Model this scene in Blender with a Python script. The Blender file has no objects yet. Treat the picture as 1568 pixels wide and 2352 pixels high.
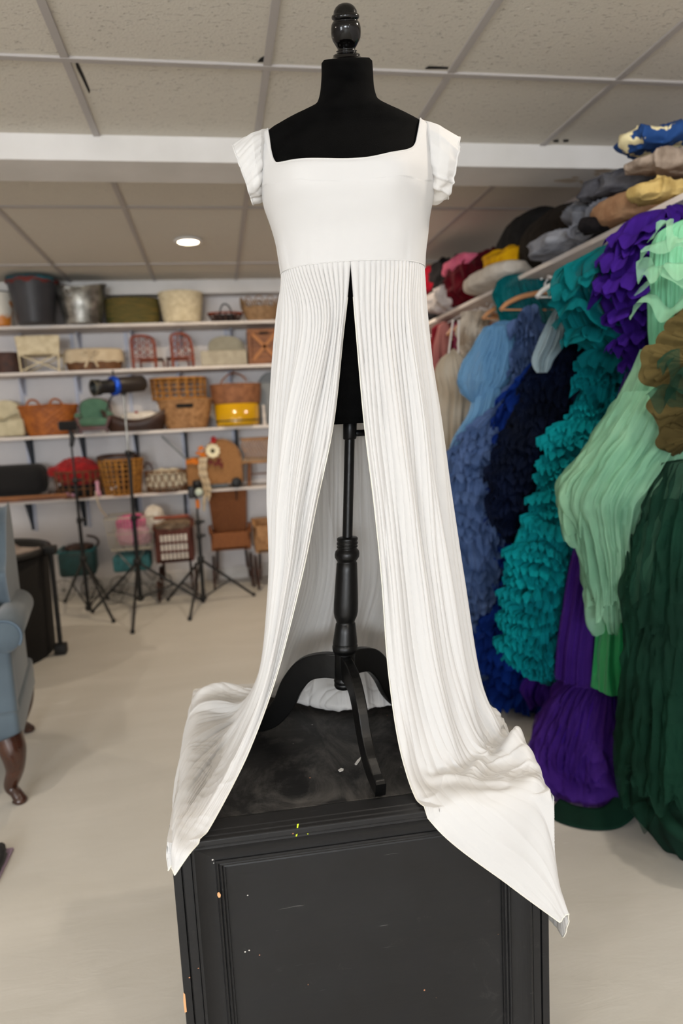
import bpy, math, random
import numpy as np
from mathutils import Vector

# ------------------------------------------------------------------ camera
CZ = 1.26                                   # eye height
FPX = 1561.13
PITCH, YAW, ROLL = .131058, .174078, -.0504695
def _basis():
    cy, sy, cp, sp = math.cos(YAW), math.sin(YAW), math.cos(PITCH), math.sin(PITCH)
    f = np.array([sy*cp, cy*cp, -sp]); r = np.array([cy, -sy, 0.]); u = np.cross(r, f)
    cr, sr = math.cos(ROLL), math.sin(ROLL)
    return np.array([cr*r+sr*u, -sr*r+cr*u, f])
BAS = _basis()
def ray(x, y): return np.array([(x-784)/FPX, -(y-1176)/FPX, 1.]) @ BAS
O3 = np.array([0, 0, CZ])
def at(x, y, Y): d = ray(x, y); return O3 + d*(Y/d[1])
def atz(x, y, Z): d = ray(x, y); return O3 + d*((Z-CZ)/d[2])
def atx(x, y, X): d = ray(x, y); return O3 + d*(X/d[0])
def px(P):
    c = BAS @ (np.array(P)-O3); return c[0]/c[2]*FPX+784, 1176-c[1]/c[2]*FPX
def scl(P): return float((BAS @ (np.array(P)-O3))[2])/FPX      # metres per photo pixel at a point

scene = bpy.context.scene
COL = scene.collection
cam_data = bpy.data.cameras.new('camera'); cam = bpy.data.objects.new('camera', cam_data); COL.objects.link(cam)
from mathutils import Matrix
R3 = Matrix([[BAS[0][i], BAS[1][i], -BAS[2][i]] for i in range(3)])
cam.matrix_world = Matrix.Translation((0, 0, CZ)) @ R3.to_4x4()
cam_data.sensor_fit = 'VERTICAL'; cam_data.sensor_height = 36; cam_data.sensor_width = 24
cam_data.lens = FPX/2352*36
cam_data.clip_start = .05
cam_data.dof.use_dof = True; cam_data.dof.focus_distance = 1.18; cam_data.dof.aperture_fstop = 2.8
scene.camera = cam

world = bpy.data.worlds.new('world'); scene.world = world; world.use_nodes = True
world.node_tree.nodes['Background'].inputs[0].default_value = (.75, .85, 1, 1)
world.node_tree.nodes['Background'].inputs[1].default_value = .6

CEIL = CZ+1.15
def area_light(name, loc, size, power, color, direction, sy=None):
    l = bpy.data.lights.new(name, 'AREA'); l.energy = power; l.color = color; l.shape = 'RECTANGLE' if sy else 'DISK'
    l.size = size
    if sy: l.size_y = sy
    o = bpy.data.objects.new(name, l); COL.objects.link(o); o.location = loc
    o.rotation_euler = Vector(direction).to_track_quat('-Z', 'Y').to_euler()
    return o
# daylight through the two windows in the wall behind the camera; unseen side window and ceiling lamps added for fill
area_light('window_daylight', (-1.6, -6.50, 1.45), 2.0, 196, (.90, .95, 1), (.2, 1, -.01), 1.2)
area_light('window_daylight_b', (1.1, -6.50, 1.45), 1.1, 30, (.90, .95, 1), (-.1, 1, -.01), 1.2)
area_light('window_daylight_c', (-2.78, -1.6, 1.5), 1.0, 34, (.90, .95, 1), (1, .75, -.05), 1.0)  # added fill from the left, to model the gown with side light
ADDED_LAMPS = [(-1.45, 1.3, 7, (1, .90, .78)), (1.0, 1.25, 7, (1, .90, .78)), (-1.45, -1.1, 9, (1, .90, .78)), (1.0, -1.1, 9, (1, .90, .78)), (-2.35, 4.25, 7, (1, .86, .70)), (1.05, 4.5, 6, (1, .86, .70))]  # unseen ceiling lamps added to brighten the room and its back wall
scene.view_settings.view_transform = 'Standard'
try: scene.view_settings.look = 'None'
except Exception: pass
scene.view_settings.gamma = 1; scene.view_settings.use_curve_mapping = False
scene.view_settings.exposure = 0.4

# ------------------------------------------------------------------ noise
def _h(ix, iy, iz, seed):
    n = (ix*374761393 + iy*668265263 + iz*2147483647 + seed*974634777) & 0xffffffff
    n = ((n ^ (n >> 13))*1274126177) & 0xffffffff
    n = n ^ (n >> 16)
    return (n & 0xffff)/32767.5-1
def vnoise(x, y, z=0., seed=0):
    x, y, z = np.broadcast_arrays(np.asarray(x, float), np.asarray(y, float), np.asarray(z, float))
    ix, iy, iz = np.floor(x).astype(np.int64), np.floor(y).astype(np.int64), np.floor(z).astype(np.int64)
    fx, fy, fz = x-ix, y-iy, z-iz
    fx, fy, fz = [t*t*(3-2*t) for t in (fx, fy, fz)]
    r = 0
    for a in (0, 1):
        for b in (0, 1):
            for c in (0, 1):
                w = (fx if a else 1-fx)*(fy if b else 1-fy)*(fz if c else 1-fz)
                r = r+w*_h(ix+a, iy+b, iz+c, seed)
    return r
def fbm(x, y, z=0., seed=0, o=3):
    r = 0; a = 1.
    for k in range(o):
        r = r+a*vnoise(np.asarray(x)*2**k, np.asarray(y)*2**k, np.asarray(z)*2**k, seed+k); a *= .5
    return r

# ------------------------------------------------------------------ materials
_M = {}
def srgb(c):
    if isinstance(c, (list, tuple)) and max(c) > 1.0001: c = [x/255 for x in c]
    return tuple(x/12.92 if x <= .04045 else ((x+.055)/1.055)**2.4 for x in c)
def mat(name, c, rough=.6, c2=None, ns=8., nd=3., bump=0., bs=60., metal=0., sheen=0., trans=0., alpha=1., coat=0.,
        spec=None, stretch=None, lo=.35, hi=.65, emit=None, est=0.):
    if name in _M: return _M[name]
    m = bpy.data.materials.new(name); m.use_nodes = True; nt = m.node_tree; N = nt.nodes; L = nt.links
    b = N['Principled BSDF']; out = N['Material Output']
    b.inputs['Base Color'].default_value = (*srgb(c), 1); b.inputs['Roughness'].default_value = rough
    b.inputs['Metallic'].default_value = metal
    if sheen: b.inputs['Sheen Weight'].default_value = sheen
    if coat: b.inputs['Coat Weight'].default_value = coat; b.inputs['Coat Roughness'].default_value = .08
    if spec is not None: b.inputs['Specular IOR Level'].default_value = spec
    if emit: b.inputs['Emission Color'].default_value = (*srgb(emit), 1); b.inputs['Emission Strength'].default_value = est
    tc = N.new('ShaderNodeTexCoord'); mp = N.new('ShaderNodeMapping'); L.new(tc.outputs['Object'], mp.inputs[0])
    if stretch: mp.inputs['Scale'].default_value = stretch
    if c2 is not None:
        n = N.new('ShaderNodeTexNoise'); n.inputs['Scale'].default_value = ns; n.inputs['Detail'].default_value = nd
        L.new(mp.outputs[0], n.inputs['Vector'])
        r = N.new('ShaderNodeMapRange'); r.inputs[1].default_value = lo; r.inputs[2].default_value = hi
        L.new(n.outputs[0], r.inputs[0])
        mx = N.new('ShaderNodeMix'); mx.data_type = 'RGBA'
        mx.inputs[6].default_value = (*srgb(c), 1); mx.inputs[7].default_value = (*srgb(c2), 1)
        L.new(r.outputs[0], mx.inputs[0]); L.new(mx.outputs[2], b.inputs['Base Color'])
    if bump:
        n2 = N.new('ShaderNodeTexNoise'); n2.inputs['Scale'].default_value = bs; n2.inputs['Detail'].default_value = 3
        L.new(mp.outputs[0], n2.inputs['Vector'])
        bp = N.new('ShaderNodeBump'); bp.inputs['Strength'].default_value = bump; bp.inputs['Distance'].default_value = .01
        L.new(n2.outputs[0], bp.inputs['Height']); L.new(bp.outputs[0], b.inputs['Normal'])
    sh = b.outputs[0]
    if trans:
        t = N.new('ShaderNodeBsdfTranslucent'); t.inputs[0].default_value = (*srgb(c), 1)
        ms = N.new('ShaderNodeMixShader'); ms.inputs[0].default_value = trans
        L.new(sh, ms.inputs[1]); L.new(t.outputs[0], ms.inputs[2]); sh = ms.outputs[0]
    if alpha < 1:
        t = N.new('ShaderNodeBsdfTransparent'); ms = N.new('ShaderNodeMixShader'); ms.inputs[0].default_value = alpha
        L.new(t.outputs[0], ms.inputs[1]); L.new(sh, ms.inputs[2]); sh = ms.outputs[0]
    L.new(sh, out.inputs[0]); _M[name] = m
    return m

# ------------------------------------------------------------------ mesh builder
class MB:
    def __init__(s): s.v = []; s.q = []; s.n = 0; s.ng = []
    def grid(s, P, cu=False, cv=False):
        P = np.asarray(P, float); nv, nu = P.shape[:2]; b = s.n
        s.v.append(P.reshape(-1, 3)); s.n += nv*nu
        i = np.arange(nv if cv else nv-1); j = np.arange(nu if cu else nu-1)
        I, J = np.meshgrid(i, j, indexing='ij'); I2 = (I+1) % nv; J2 = (J+1) % nu
        s.q.append(np.stack([b+I*nu+J, b+I*nu+J2, b+I2*nu+J2, b+I2*nu+J], -1).reshape(-1, 4))
        return s
    def poly(s, pts):
        b = s.n; s.v.append(np.asarray(pts, float)); s.n += len(pts); s.ng.append([b+i for i in range(len(pts))]); return s
    def raw(s, pts, faces):
        b = s.n; s.v.append(np.asarray(pts, float)); s.n += len(pts)
        for f in faces: s.ng.append([b+i for i in f])
        return s
    def box(s, c, d, rz=0., rx=0., ry=0.):
        h = np.array(d)/2
        v = np.array([[x, y, z] for x in (-1, 1) for y in (-1, 1) for z in (-1, 1)])*h
        for ang, (a, b_) in ((rx, (1, 2)), (ry, (2, 0)), (rz, (0, 1))):
            if ang:
                ca, sa = math.cos(ang), math.sin(ang); w = v.copy()
                w[:, a] = v[:, a]*ca-v[:, b_]*sa; w[:, b_] = v[:, a]*sa+v[:, b_]*ca; v = w
        return s.raw(v+np.array(c), [(0, 1, 3, 2), (4, 6, 7, 5), (0, 4, 5, 1), (2, 3, 7, 6), (0, 2, 6, 4), (1, 5, 7, 3)])
    def rbox(s, c, d, r=.01, n=3, rz=0.):
        # rounded box: stacked rounded-rectangle rings
        hx, hy, hz = np.array(d)/2; r = min(r, hx*.98, hy*.98, hz*.98); rows = []
        for k in range(2*n+2):
            if k <= n: a = -math.pi/2+k/n*math.pi/2; z = -hz+r+r*math.sin(a)
            else: a = (k-n-1)/n*math.pi/2; z = hz-r+r*math.sin(a)
            ins = r*(1-math.cos(a)); ring = []
            for cx, cy, a0 in ((1, 1, 0), (-1, 1, 1), (-1, -1, 2), (1, -1, 3)):
                for t in range(n+1):
                    an = (a0+t/n)*math.pi/2; rr = max(r-ins, 1e-5)
                    ring.append((cx*(hx-r)+rr*math.cos(an), cy*(hy-r)+rr*math.sin(an), z))
            rows.append(ring)
        P = np.array(rows)
        if rz:
            ca, sa = math.cos(rz), math.sin(rz); Q = P.copy(); Q[..., 0] = P[..., 0]*ca-P[..., 1]*sa; Q[..., 1] = P[..., 0]*sa+P[..., 1]*ca; P = Q
        P = P+np.array(c); s.grid(P, cu=True); s.poly(P[0][::-1]); s.poly(P[-1]); return s
    def tube(s, pts, r, n=8, caps=True, closed=False):
        pts = np.asarray(pts, float); k = len(pts)
        rs = np.full(k, r) if np.isscalar(r) else np.asarray(r, float)
        T = (np.roll(pts, -1, 0)-np.roll(pts, 1, 0)) if closed else np.gradient(pts, axis=0)
        T /= np.linalg.norm(T, axis=1)[:, None]+1e-12
        up = np.array([0, 0, 1.]) if abs(T[0][2]) < .9 else np.array([1., 0, 0])
        N0 = np.cross(T[0], up); N0 /= np.linalg.norm(N0); P = []
        a = np.arange(n)/n*2*math.pi
        for i in range(k):
            N0 = N0-T[i]*np.dot(N0, T[i]); N0 /= np.linalg.norm(N0)+1e-12; B = np.cross(T[i], N0)
            P.append(pts[i]+rs[i]*(np.cos(a)[:, None]*N0+np.sin(a)[:, None]*B))
        P = np.array(P); s.grid(P, cu=True, cv=closed)
        if caps and not closed: s.poly(P[0][::-1]); s.poly(P[-1])
        return s
    def lathe(s, prof, c=(0, 0, 0), n=40, sx=1., sy=1., axis=None, caps=True, fn=None):
        a = np.arange(n)/n*2*math.pi
        P = np.array([[(r*math.cos(t)*sx, r*math.sin(t)*sy, z) for t in a] for r, z in prof])
        if fn is not None: P = fn(P, a)
        if axis is not None:
            q = Vector((0, 0, 1)).rotation_difference(Vector(axis)).to_matrix(); P = P @ np.array(q).T
        P = P+np.array(c); s.grid(P, cu=True)
        if caps:
            if prof[0][0] > 1e-4: s.poly(P[0][::-1])
            if prof[-1][0] > 1e-4: s.poly(P[-1])
        return s
    def build(s, name, m, parent=None, smooth=True, loc=None, rz=0.):
        V = np.concatenate(s.v); me = bpy.data.meshes.new(name)
        Q = np.concatenate(s.q) if s.q else np.zeros((0, 4), int)
        nq = len(Q); lens = [len(f) for f in s.ng]
        li = np.concatenate([Q.reshape(-1)]+([np.concatenate([np.array(f) for f in s.ng])] if s.ng else [])).astype(np.int32)
        tot = np.concatenate([np.full(nq, 4), np.array(lens, int)]).astype(np.int32)
        st = np.concatenate([[0], np.cumsum(tot)[:-1]]).astype(np.int32)
        me.vertices.add(len(V)); me.vertices.foreach_set('co', V.astype(np.float32).reshape(-1))
        me.loops.add(len(li)); me.loops.foreach_set('vertex_index', li)
        me.polygons.add(len(tot)); me.polygons.foreach_set('loop_start', st)
        try: me.polygons.foreach_set('loop_total', tot)
        except Exception: pass
        sm = np.zeros(len(tot), bool)
        if smooth: sm[:nq] = True
        me.polygons.foreach_set('use_smooth', sm)
        me.update(calc_edges=True); me.validate()
        if m: me.materials.append(m)
        o = bpy.data.objects.new(name, me); COL.objects.link(o)
        if parent is not None:
            o.parent = parent
            if loc == 'world': o.location = -Vector(parent.location)
        if loc is not None and loc != 'world': o.location = loc
        if rz: o.rotation_euler.z = rz
        return o
def tag(o, label=None, cat=None, group=None, kind=None):
    if label: o['label'] = label
    if cat: o['category'] = cat
    if group: o['group'] = group
    if kind: o['kind'] = kind
    return o
def thing(name, label, cat, loc=(0, 0, 0), rz=0., group=None):
    o = bpy.data.objects.new(name, None); COL.objects.link(o); o.empty_display_size = .05
    o.location = [float(x) for x in loc]; o.rotation_euler.z = rz
    return tag(o, label, cat, group)
def dup(root, loc, rz=None, label=None):
    c = root.copy(); COL.objects.link(c); c.location = [float(x) for x in loc]
    if rz is not None: c.rotation_euler.z = rz
    if label: c['label'] = label
    def rec(a, b):
        for ch in a.children:
            d = ch.copy(); COL.objects.link(d); d.parent = b; rec(ch, d)
    rec(root, c); return c
def solid(o, t, off=0.):
    md = o.modifiers.new('solid', 'SOLIDIFY'); md.thickness = t; md.offset = off; return o
def bevel(o, w, seg=2):
    md = o.modifiers.new('bevel', 'BEVEL'); md.width = w; md.segments = seg; md.limit_method = 'ANGLE'; return o
def cr(pts, n, closed=False):
    # Catmull-Rom through the points, n samples
    P = np.asarray(pts, float); k = len(P)
    if closed: t = np.arange(n)/n*k; g = lambda i: P[i % k]
    else:
        t = np.linspace(0, k-1, n)
        def g(i): return np.where((i < 0)[..., None], 2*P[0]-P[np.clip(-i, 0, k-1)], np.where((i > k-1)[..., None], 2*P[-1]-P[np.clip(2*(k-1)-i, 0, k-1)], P[np.clip(i, 0, k-1)]))
    i = np.floor(t).astype(int)
    if not closed: i = np.minimum(i, k-2)
    f = (t-i)[:, None]
    a, b, c, d = g(i-1), g(i), g(i+1), g(i+2)
    return .5*((2*b)+(-a+c)*f+(2*a-5*b+4*c-d)*f*f+(-a+3*b-3*c+d)*f**3)
def pchip(x, Y, xi):
    # shape-preserving cubic along axis 0
    x = np.asarray(x, float); Y = np.asarray(Y, float); h = np.diff(x); sh = (-1,)+(1,)*(Y.ndim-1)
    dl = np.diff(Y, axis=0)/h.reshape(sh); D = np.zeros_like(Y)
    w1 = (2*h[1:]+h[:-1]).reshape(sh); w2 = (h[1:]+2*h[:-1]).reshape(sh)
    a, b = dl[:-1], dl[1:]; ok = a*b > 0
    with np.errstate(divide='ignore', invalid='ignore'):
        D[1:-1] = np.where(ok, (w1+w2)/(w1/np.where(ok, a, 1)+w2/np.where(ok, b, 1)), 0)
    D[0] = dl[0]; D[-1] = dl[-1]
    xi = np.asarray(xi, float); k = np.clip(np.searchsorted(x, xi, side='right')-1, 0, len(x)-2)
    t = ((xi-x[k])/h[k]).reshape(sh); hh = h[k].reshape(sh)
    return (2*t**3-3*t**2+1)*Y[k]+(t**3-2*t**2+t)*hh*D[k]+(-2*t**3+3*t**2)*Y[k+1]+(t**3-t**2)*hh*D[k+1]
def lerp1(x, xs, ys): return np.interp(x, xs, ys)
def normals(P):
    du = np.gradient(P, axis=1); dv = np.gradient(P, axis=0); n = np.cross(du, dv)
    return n/(np.linalg.norm(n, axis=-1, keepdims=True)+1e-12)
def smoothstep(a, b, x): t = np.clip((x-a)/(b-a), 0, 1); return t*t*(3-2*t)
# ------------------------------------------------------------------ room shell
XL, XR, YB, YF = -2.9, 2.0, 5.72, -6.6
M_wall = mat('wall_paint', (224, 220, 219), .75, (216, 212, 212), 2.5, bump=.08, bs=90)
M_soff = mat('white_paint', (226, 222, 218), .6, (216, 212, 207), 4)
M_board = mat('shelf_white', (222, 214, 208), .55, (208, 198, 190), 5)

def floor_material():
    m = bpy.data.materials.new('painted_concrete'); m.use_nodes = True; nt = m.node_tree; N = nt.nodes; L = nt.links
    b = N['Principled BSDF']; tc = N.new('ShaderNodeTexCoord')
    def noise(sc, det, rough=.55, vec=None, dist=0.):
        n = N.new('ShaderNodeTexNoise'); n.inputs['Scale'].default_value = sc; n.inputs['Detail'].default_value = det
        n.inputs['Roughness'].default_value = rough; n.inputs['Distortion'].default_value = dist
        L.new(vec or tc.outputs['Object'], n.inputs['Vector']); return n
    mp = N.new('ShaderNodeMapping'); mp.inputs['Scale'].default_value = (1, 3.2, 1); mp.inputs['Rotation'].default_value = (0, 0, .25); L.new(tc.outputs['Object'], mp.inputs[0])
    a = noise(1.6, 5, .6, mp.outputs[0], .6); r = N.new('ShaderNodeMapRange'); r.inputs[1].default_value = .3; r.inputs[2].default_value = .7; L.new(a.outputs[0], r.inputs[0])
    mx = N.new('ShaderNodeMix'); mx.data_type = 'RGBA'; mx.inputs[6].default_value = (*srgb((204, 200, 191)), 1); mx.inputs[7].default_value = (*srgb((214, 210, 202)), 1); L.new(r.outputs[0], mx.inputs[0])
    # pale scuffs
    c = noise(5.5, 6, .65, mp.outputs[0], 1.2); r2 = N.new('ShaderNodeMapRange'); r2.inputs[1].default_value = .70; r2.inputs[2].default_value = .76; L.new(c.outputs[0], r2.inputs[0])
    mx2 = N.new('ShaderNodeMix'); mx2.data_type = 'RGBA'; L.new(mx.outputs[2], mx2.inputs[6]); mx2.inputs[7].default_value = (*srgb((228, 225, 218)), 1); L.new(r2.outputs[0], mx2.inputs[0])
    L.new(mx2.outputs[2], b.inputs['Base Color'])
    e = noise(3, 4); r3 = N.new('ShaderNodeMapRange'); r3.inputs[3].default_value = .34; r3.inputs[4].default_value = .56; L.new(e.outputs[0], r3.inputs[0]); L.new(r3.outputs[0], b.inputs['Roughness'])
    g = noise(7, 6, .6, mp.outputs[0], .8); bp = N.new('ShaderNodeBump'); bp.inputs['Strength'].default_value = .10; bp.inputs['Distance'].default_value = .012
    L.new(g.outputs[0], bp.inputs['Height']); L.new(bp.outputs[0], b.inputs['Normal'])
    return m
def tile_material():
    m = bpy.data.materials.new('fissured_ceiling_tile'); m.use_nodes = True; nt = m.node_tree; N = nt.nodes; L = nt.links
    b = N['Principled BSDF']; b.inputs['Roughness'].default_value = .85; tc = N.new('ShaderNodeTexCoord')
    mp = N.new('ShaderNodeMapping'); mp.inputs['Scale'].default_value = (1, 2.6, 1); L.new(tc.outputs['Object'], mp.inputs[0])
    v = N.new('ShaderNodeTexNoise'); v.inputs['Scale'].default_value = 42; v.inputs['Detail'].default_value = 2; v.inputs['Distortion'].default_value = .9; L.new(mp.outputs[0], v.inputs['Vector'])
    r = N.new('ShaderNodeMapRange'); r.inputs[1].default_value = .63; r.inputs[2].default_value = .72; L.new(v.outputs[0], r.inputs[0])
    w = N.new('ShaderNodeTexNoise'); w.inputs['Scale'].default_value = 1.4; L.new(tc.outputs['Object'], w.inputs['Vector'])
    mx = N.new('ShaderNodeMix'); mx.data_type = 'RGBA'; mx.inputs[6].default_value = (*srgb((218, 212, 200)), 1); mx.inputs[7].default_value = (*srgb((208, 201, 189)), 1); L.new(w.outputs[0], mx.inputs[0])
    L.new(mx.outputs[2], b.inputs['Base Color'])
    f2 = N.new('ShaderNodeTexNoise'); f2.inputs['Scale'].default_value = 160; L.new(tc.outputs['Object'], f2.inputs['Vector'])
    ad = N.new('ShaderNodeMath'); ad.operation = 'MULTIPLY_ADD'; ad.inputs[1].default_value = .25; L.new(f2.outputs[0], ad.inputs[0]); L.new(r.outputs[0], ad.inputs[2])
    bp = N.new('ShaderNodeBump'); bp.invert = True; bp.inputs['Strength'].default_value = .8; bp.inputs['Distance'].default_value = .006
    L.new(ad.outputs[0], bp.inputs['Height']); L.new(bp.outputs[0], b.inputs['Normal'])
    return m
def struct(name, mb, m, smooth=False, parent=None):
    o = mb.build(name, m, parent, smooth); 
    if parent is None: o['kind'] = 'structure'
    return o
T = .1
struct('floor', MB().box(((XL+XR)/2, (YB+YF)/2, -T/2), (XR-XL+.4, YB-YF+.4, T)), floor_material())
ceil = struct('ceiling', MB().box(((XL+XR)/2, (YB+YF)/2, CEIL+T/2), (XR-XL+.4, YB-YF+.4, T)), tile_material())
struct('wall_back', MB().box(((XL+XR)/2, YB+T/2, CEIL/2), (XR-XL+.2, T, CEIL)), M_wall)
struct('wall_right', MB().box((XR+T/2, (YB+YF)/2, CEIL/2), (T, YB-YF, CEIL)), M_wall)
mb = MB(); w0, w1 = -2.15, -1.05
for a, b, z0, z1 in ((YF, w0, 0, CEIL), (w1, YB, 0, CEIL), (w0, w1, 0, .95), (w0, w1, 2.05, CEIL)): mb.box((XL-T/2, (a+b)/2, (z0+z1)/2), (T, b-a, z1-z0))
struct('wall_left', mb, M_wall)
w = MB()
for y in (w0, w1): w.box((XL, y, 1.5), (.14, .06, 1.16))
for z in (.95, 2.05): w.box((XL, (w0+w1)/2, z), (.14, 1.1, .06))
w3 = struct('window_3', w, M_soff)  # unseen window, added as an opening for the side fill
M_pane = mat('window_pane', (240, 244, 246), .05, alpha=.12)
# wall behind the camera with two window openings
mb = MB(); yw = YF-T/2
wins = [(-1.6, 1.05), (1.1, .6)]; zb, zt = .82, 2.08
xs = [XL, wins[0][0]-wins[0][1], wins[0][0]+wins[0][1], wins[1][0]-wins[1][1], wins[1][0]+wins[1][1], XR]
for i in range(5):
    a, b = xs[i], xs[i+1]
    if i in (0, 2, 4): mb.box(((a+b)/2, yw, CEIL/2), (b-a, T, CEIL))
    else: mb.box(((a+b)/2, yw, zb/2), (b-a, T, zb)); mb.box(((a+b)/2, yw, (zt+CEIL)/2), (b-a, T, CEIL-zt))
struct('wall_rear', mb, M_wall)
for n, (cx, hw) in enumerate(wins):
    w = MB(); 
    for sx in (-1, 1): w.box((cx+sx*hw, YF, (zb+zt)/2), (.06, .14, zt-zb+.06))
    for z in (zb, zt): w.box((cx, YF, z), (2*hw+.06, .14, .06))
    w.box((cx, YF-.02, (zb+zt)/2), (.04, .05, zt-zb))
    wo = struct('window_%d' % (n+1), w, M_soff)
    MB().box((cx, YF-.03, (zb+zt)/2), (2*hw-.04, .006, zt-zb-.04)).build('pane', M_pane, wo, False)
# beam, soffit, baseboards
struct('trim_1', MB().box(((XL+XR)/2, (2.915+3.15)/2, CEIL-.045), (XR-XL, .235, .10)), M_soff)
struct('trim_2', MB().box(((XL+XR)/2, (5.56+YB)/2, CEIL-.05), (XR-XL, YB-5.56, .105)), M_soff)
struct('baseboard_back', MB().box(((XL+XR)/2, YB-.008, .05), (XR-XL, .016, .10)), M_soff)
struct('baseboard_right', MB().box((XR-.008, (YB+YF)/2, .05), (.016, YB-YF, .10)), M_soff)
struct('baseboard_left', MB().box((XL+.008, (YB+YF)/2, .05), (.016, YB-YF, .10)), M_soff)
# ceiling grid of T bars
mb = MB(); g = .024
for k in range(-5, 4):
    X = .243+.617*k
    if XL < X < XR: mb.box((X, (YF+2.915)/2, CEIL-.003), (g, 2.915-YF, .008)); mb.box((X-.01, (3.15+5.56)/2, CEIL-.003), (g, 2.41, .008))
for Yt in [2.355-1.22*q for q in range(8)]: mb.box(((XL+XR)/2, Yt, CEIL-.0035), (XR-XL, g, .009))
for Yt in (3.785, 5.02): mb.box(((XL+XR)/2, Yt, CEIL-.0035), (XR-XL, g, .009))
M_grid = mat('grid_metal', (178, 172, 168), .5)
struct('trim_3', mb, M_grid)
# broken tile corners and gaps by the bars
M_dark = mat('void_dark', (22, 18, 15), .95)
def chip(pts):
    P = [atz(x, y, CEIL-.0012) for x, y in pts]; return P
for pts in ([(590, 143), (597, 134), (604, 130), (607, 128), (608, 143)], [(975, 157), (985, 152), (1010, 153), (1030, 154), (1028, 159), (978, 159)],
            [(170, 134), (175, 135), (192, 172), (207, 208), (205, 216), (187, 178), (176, 156)], [(1270, 322), (1282, 320), (1283, 327), (1271, 327)], [(1292, 321), (1306, 320), (1305, 326), (1294, 327)]):
    MB().poly(chip(pts)).build('tile_break', M_dark, ceil, False)
for pts in ([(1053, 473), (1282, 473), (1282, 479), (1240, 477), (1053, 478)],):
    pass
# paint flaking under the beam on the right
M_flake = mat('flaked_paint', (196, 180, 160), .9)
beam = bpy.data.objects['trim_1']
rnd = random.Random(4)
zb_ = CEIL-.0962
for (x, y, w, h) in ((1385, 392, 24, 5), (1300, 415, 34, 5), (1320, 408, 10, 3), (1370, 400, 8, 4), (1335, 418, 6, 4)):
    k = 9; pts = [(x+w*math.cos(a)*(.6+.5*rnd.random()), y+h*math.sin(a)*(.6+.5*rnd.random())) for a in [i/k*6.283 for i in range(k)]]
    MB().poly([atz(q[0], q[1], zb_) for q in pts]).build('flaked_paint', M_flake, beam, False)

# ------------------------------------------------------------------ downlights
M_bulb = mat('lamp_glass', (255, 236, 205), .3, emit=(255, 232, 196), est=14)
def downlight(loc, label, power, color=(1, .80, .56)):
    t = thing('recessed_ceiling_light', label, 'ceiling light', loc)
    MB().lathe([(.062, .006), (.085, .004), (.088, -.004), (.082, -.010), (.066, -.012), (.062, -.006)], n=40).build('trim_ring', M_soff, t)
    MB().lathe([(.001, -.013), (.04, -.012), (.0625, -.007), (.0625, -.004)], n=40).build('diffuser', M_bulb, t)
    l = bpy.data.lights.new('downlight', 'AREA'); l.shape = 'DISK'; l.size = .12; l.energy = power; l.color = color
    o = bpy.data.objects.new('downlight', l); COL.objects.link(o); o.location = (loc[0], loc[1], loc[2]-.02); o.parent = None
    return t
p = atz(432, 553, CEIL-.008)
downlight(p, 'round glowing recessed ceiling light above the shelves of baskets', 8)
LL = ['round recessed ceiling light above the wing chair', 'round recessed ceiling light above the near end of the clothes rack', 'round recessed ceiling light before the larger rear window', 'round recessed ceiling light before the smaller rear window',
      'round recessed ceiling light in the far left corner of the room', 'round recessed ceiling light hidden behind the dress form']
for (x, y, pw, cl_), lb in zip(ADDED_LAMPS, LL): downlight((x, y, CEIL-.008), lb, pw, cl_)
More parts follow.
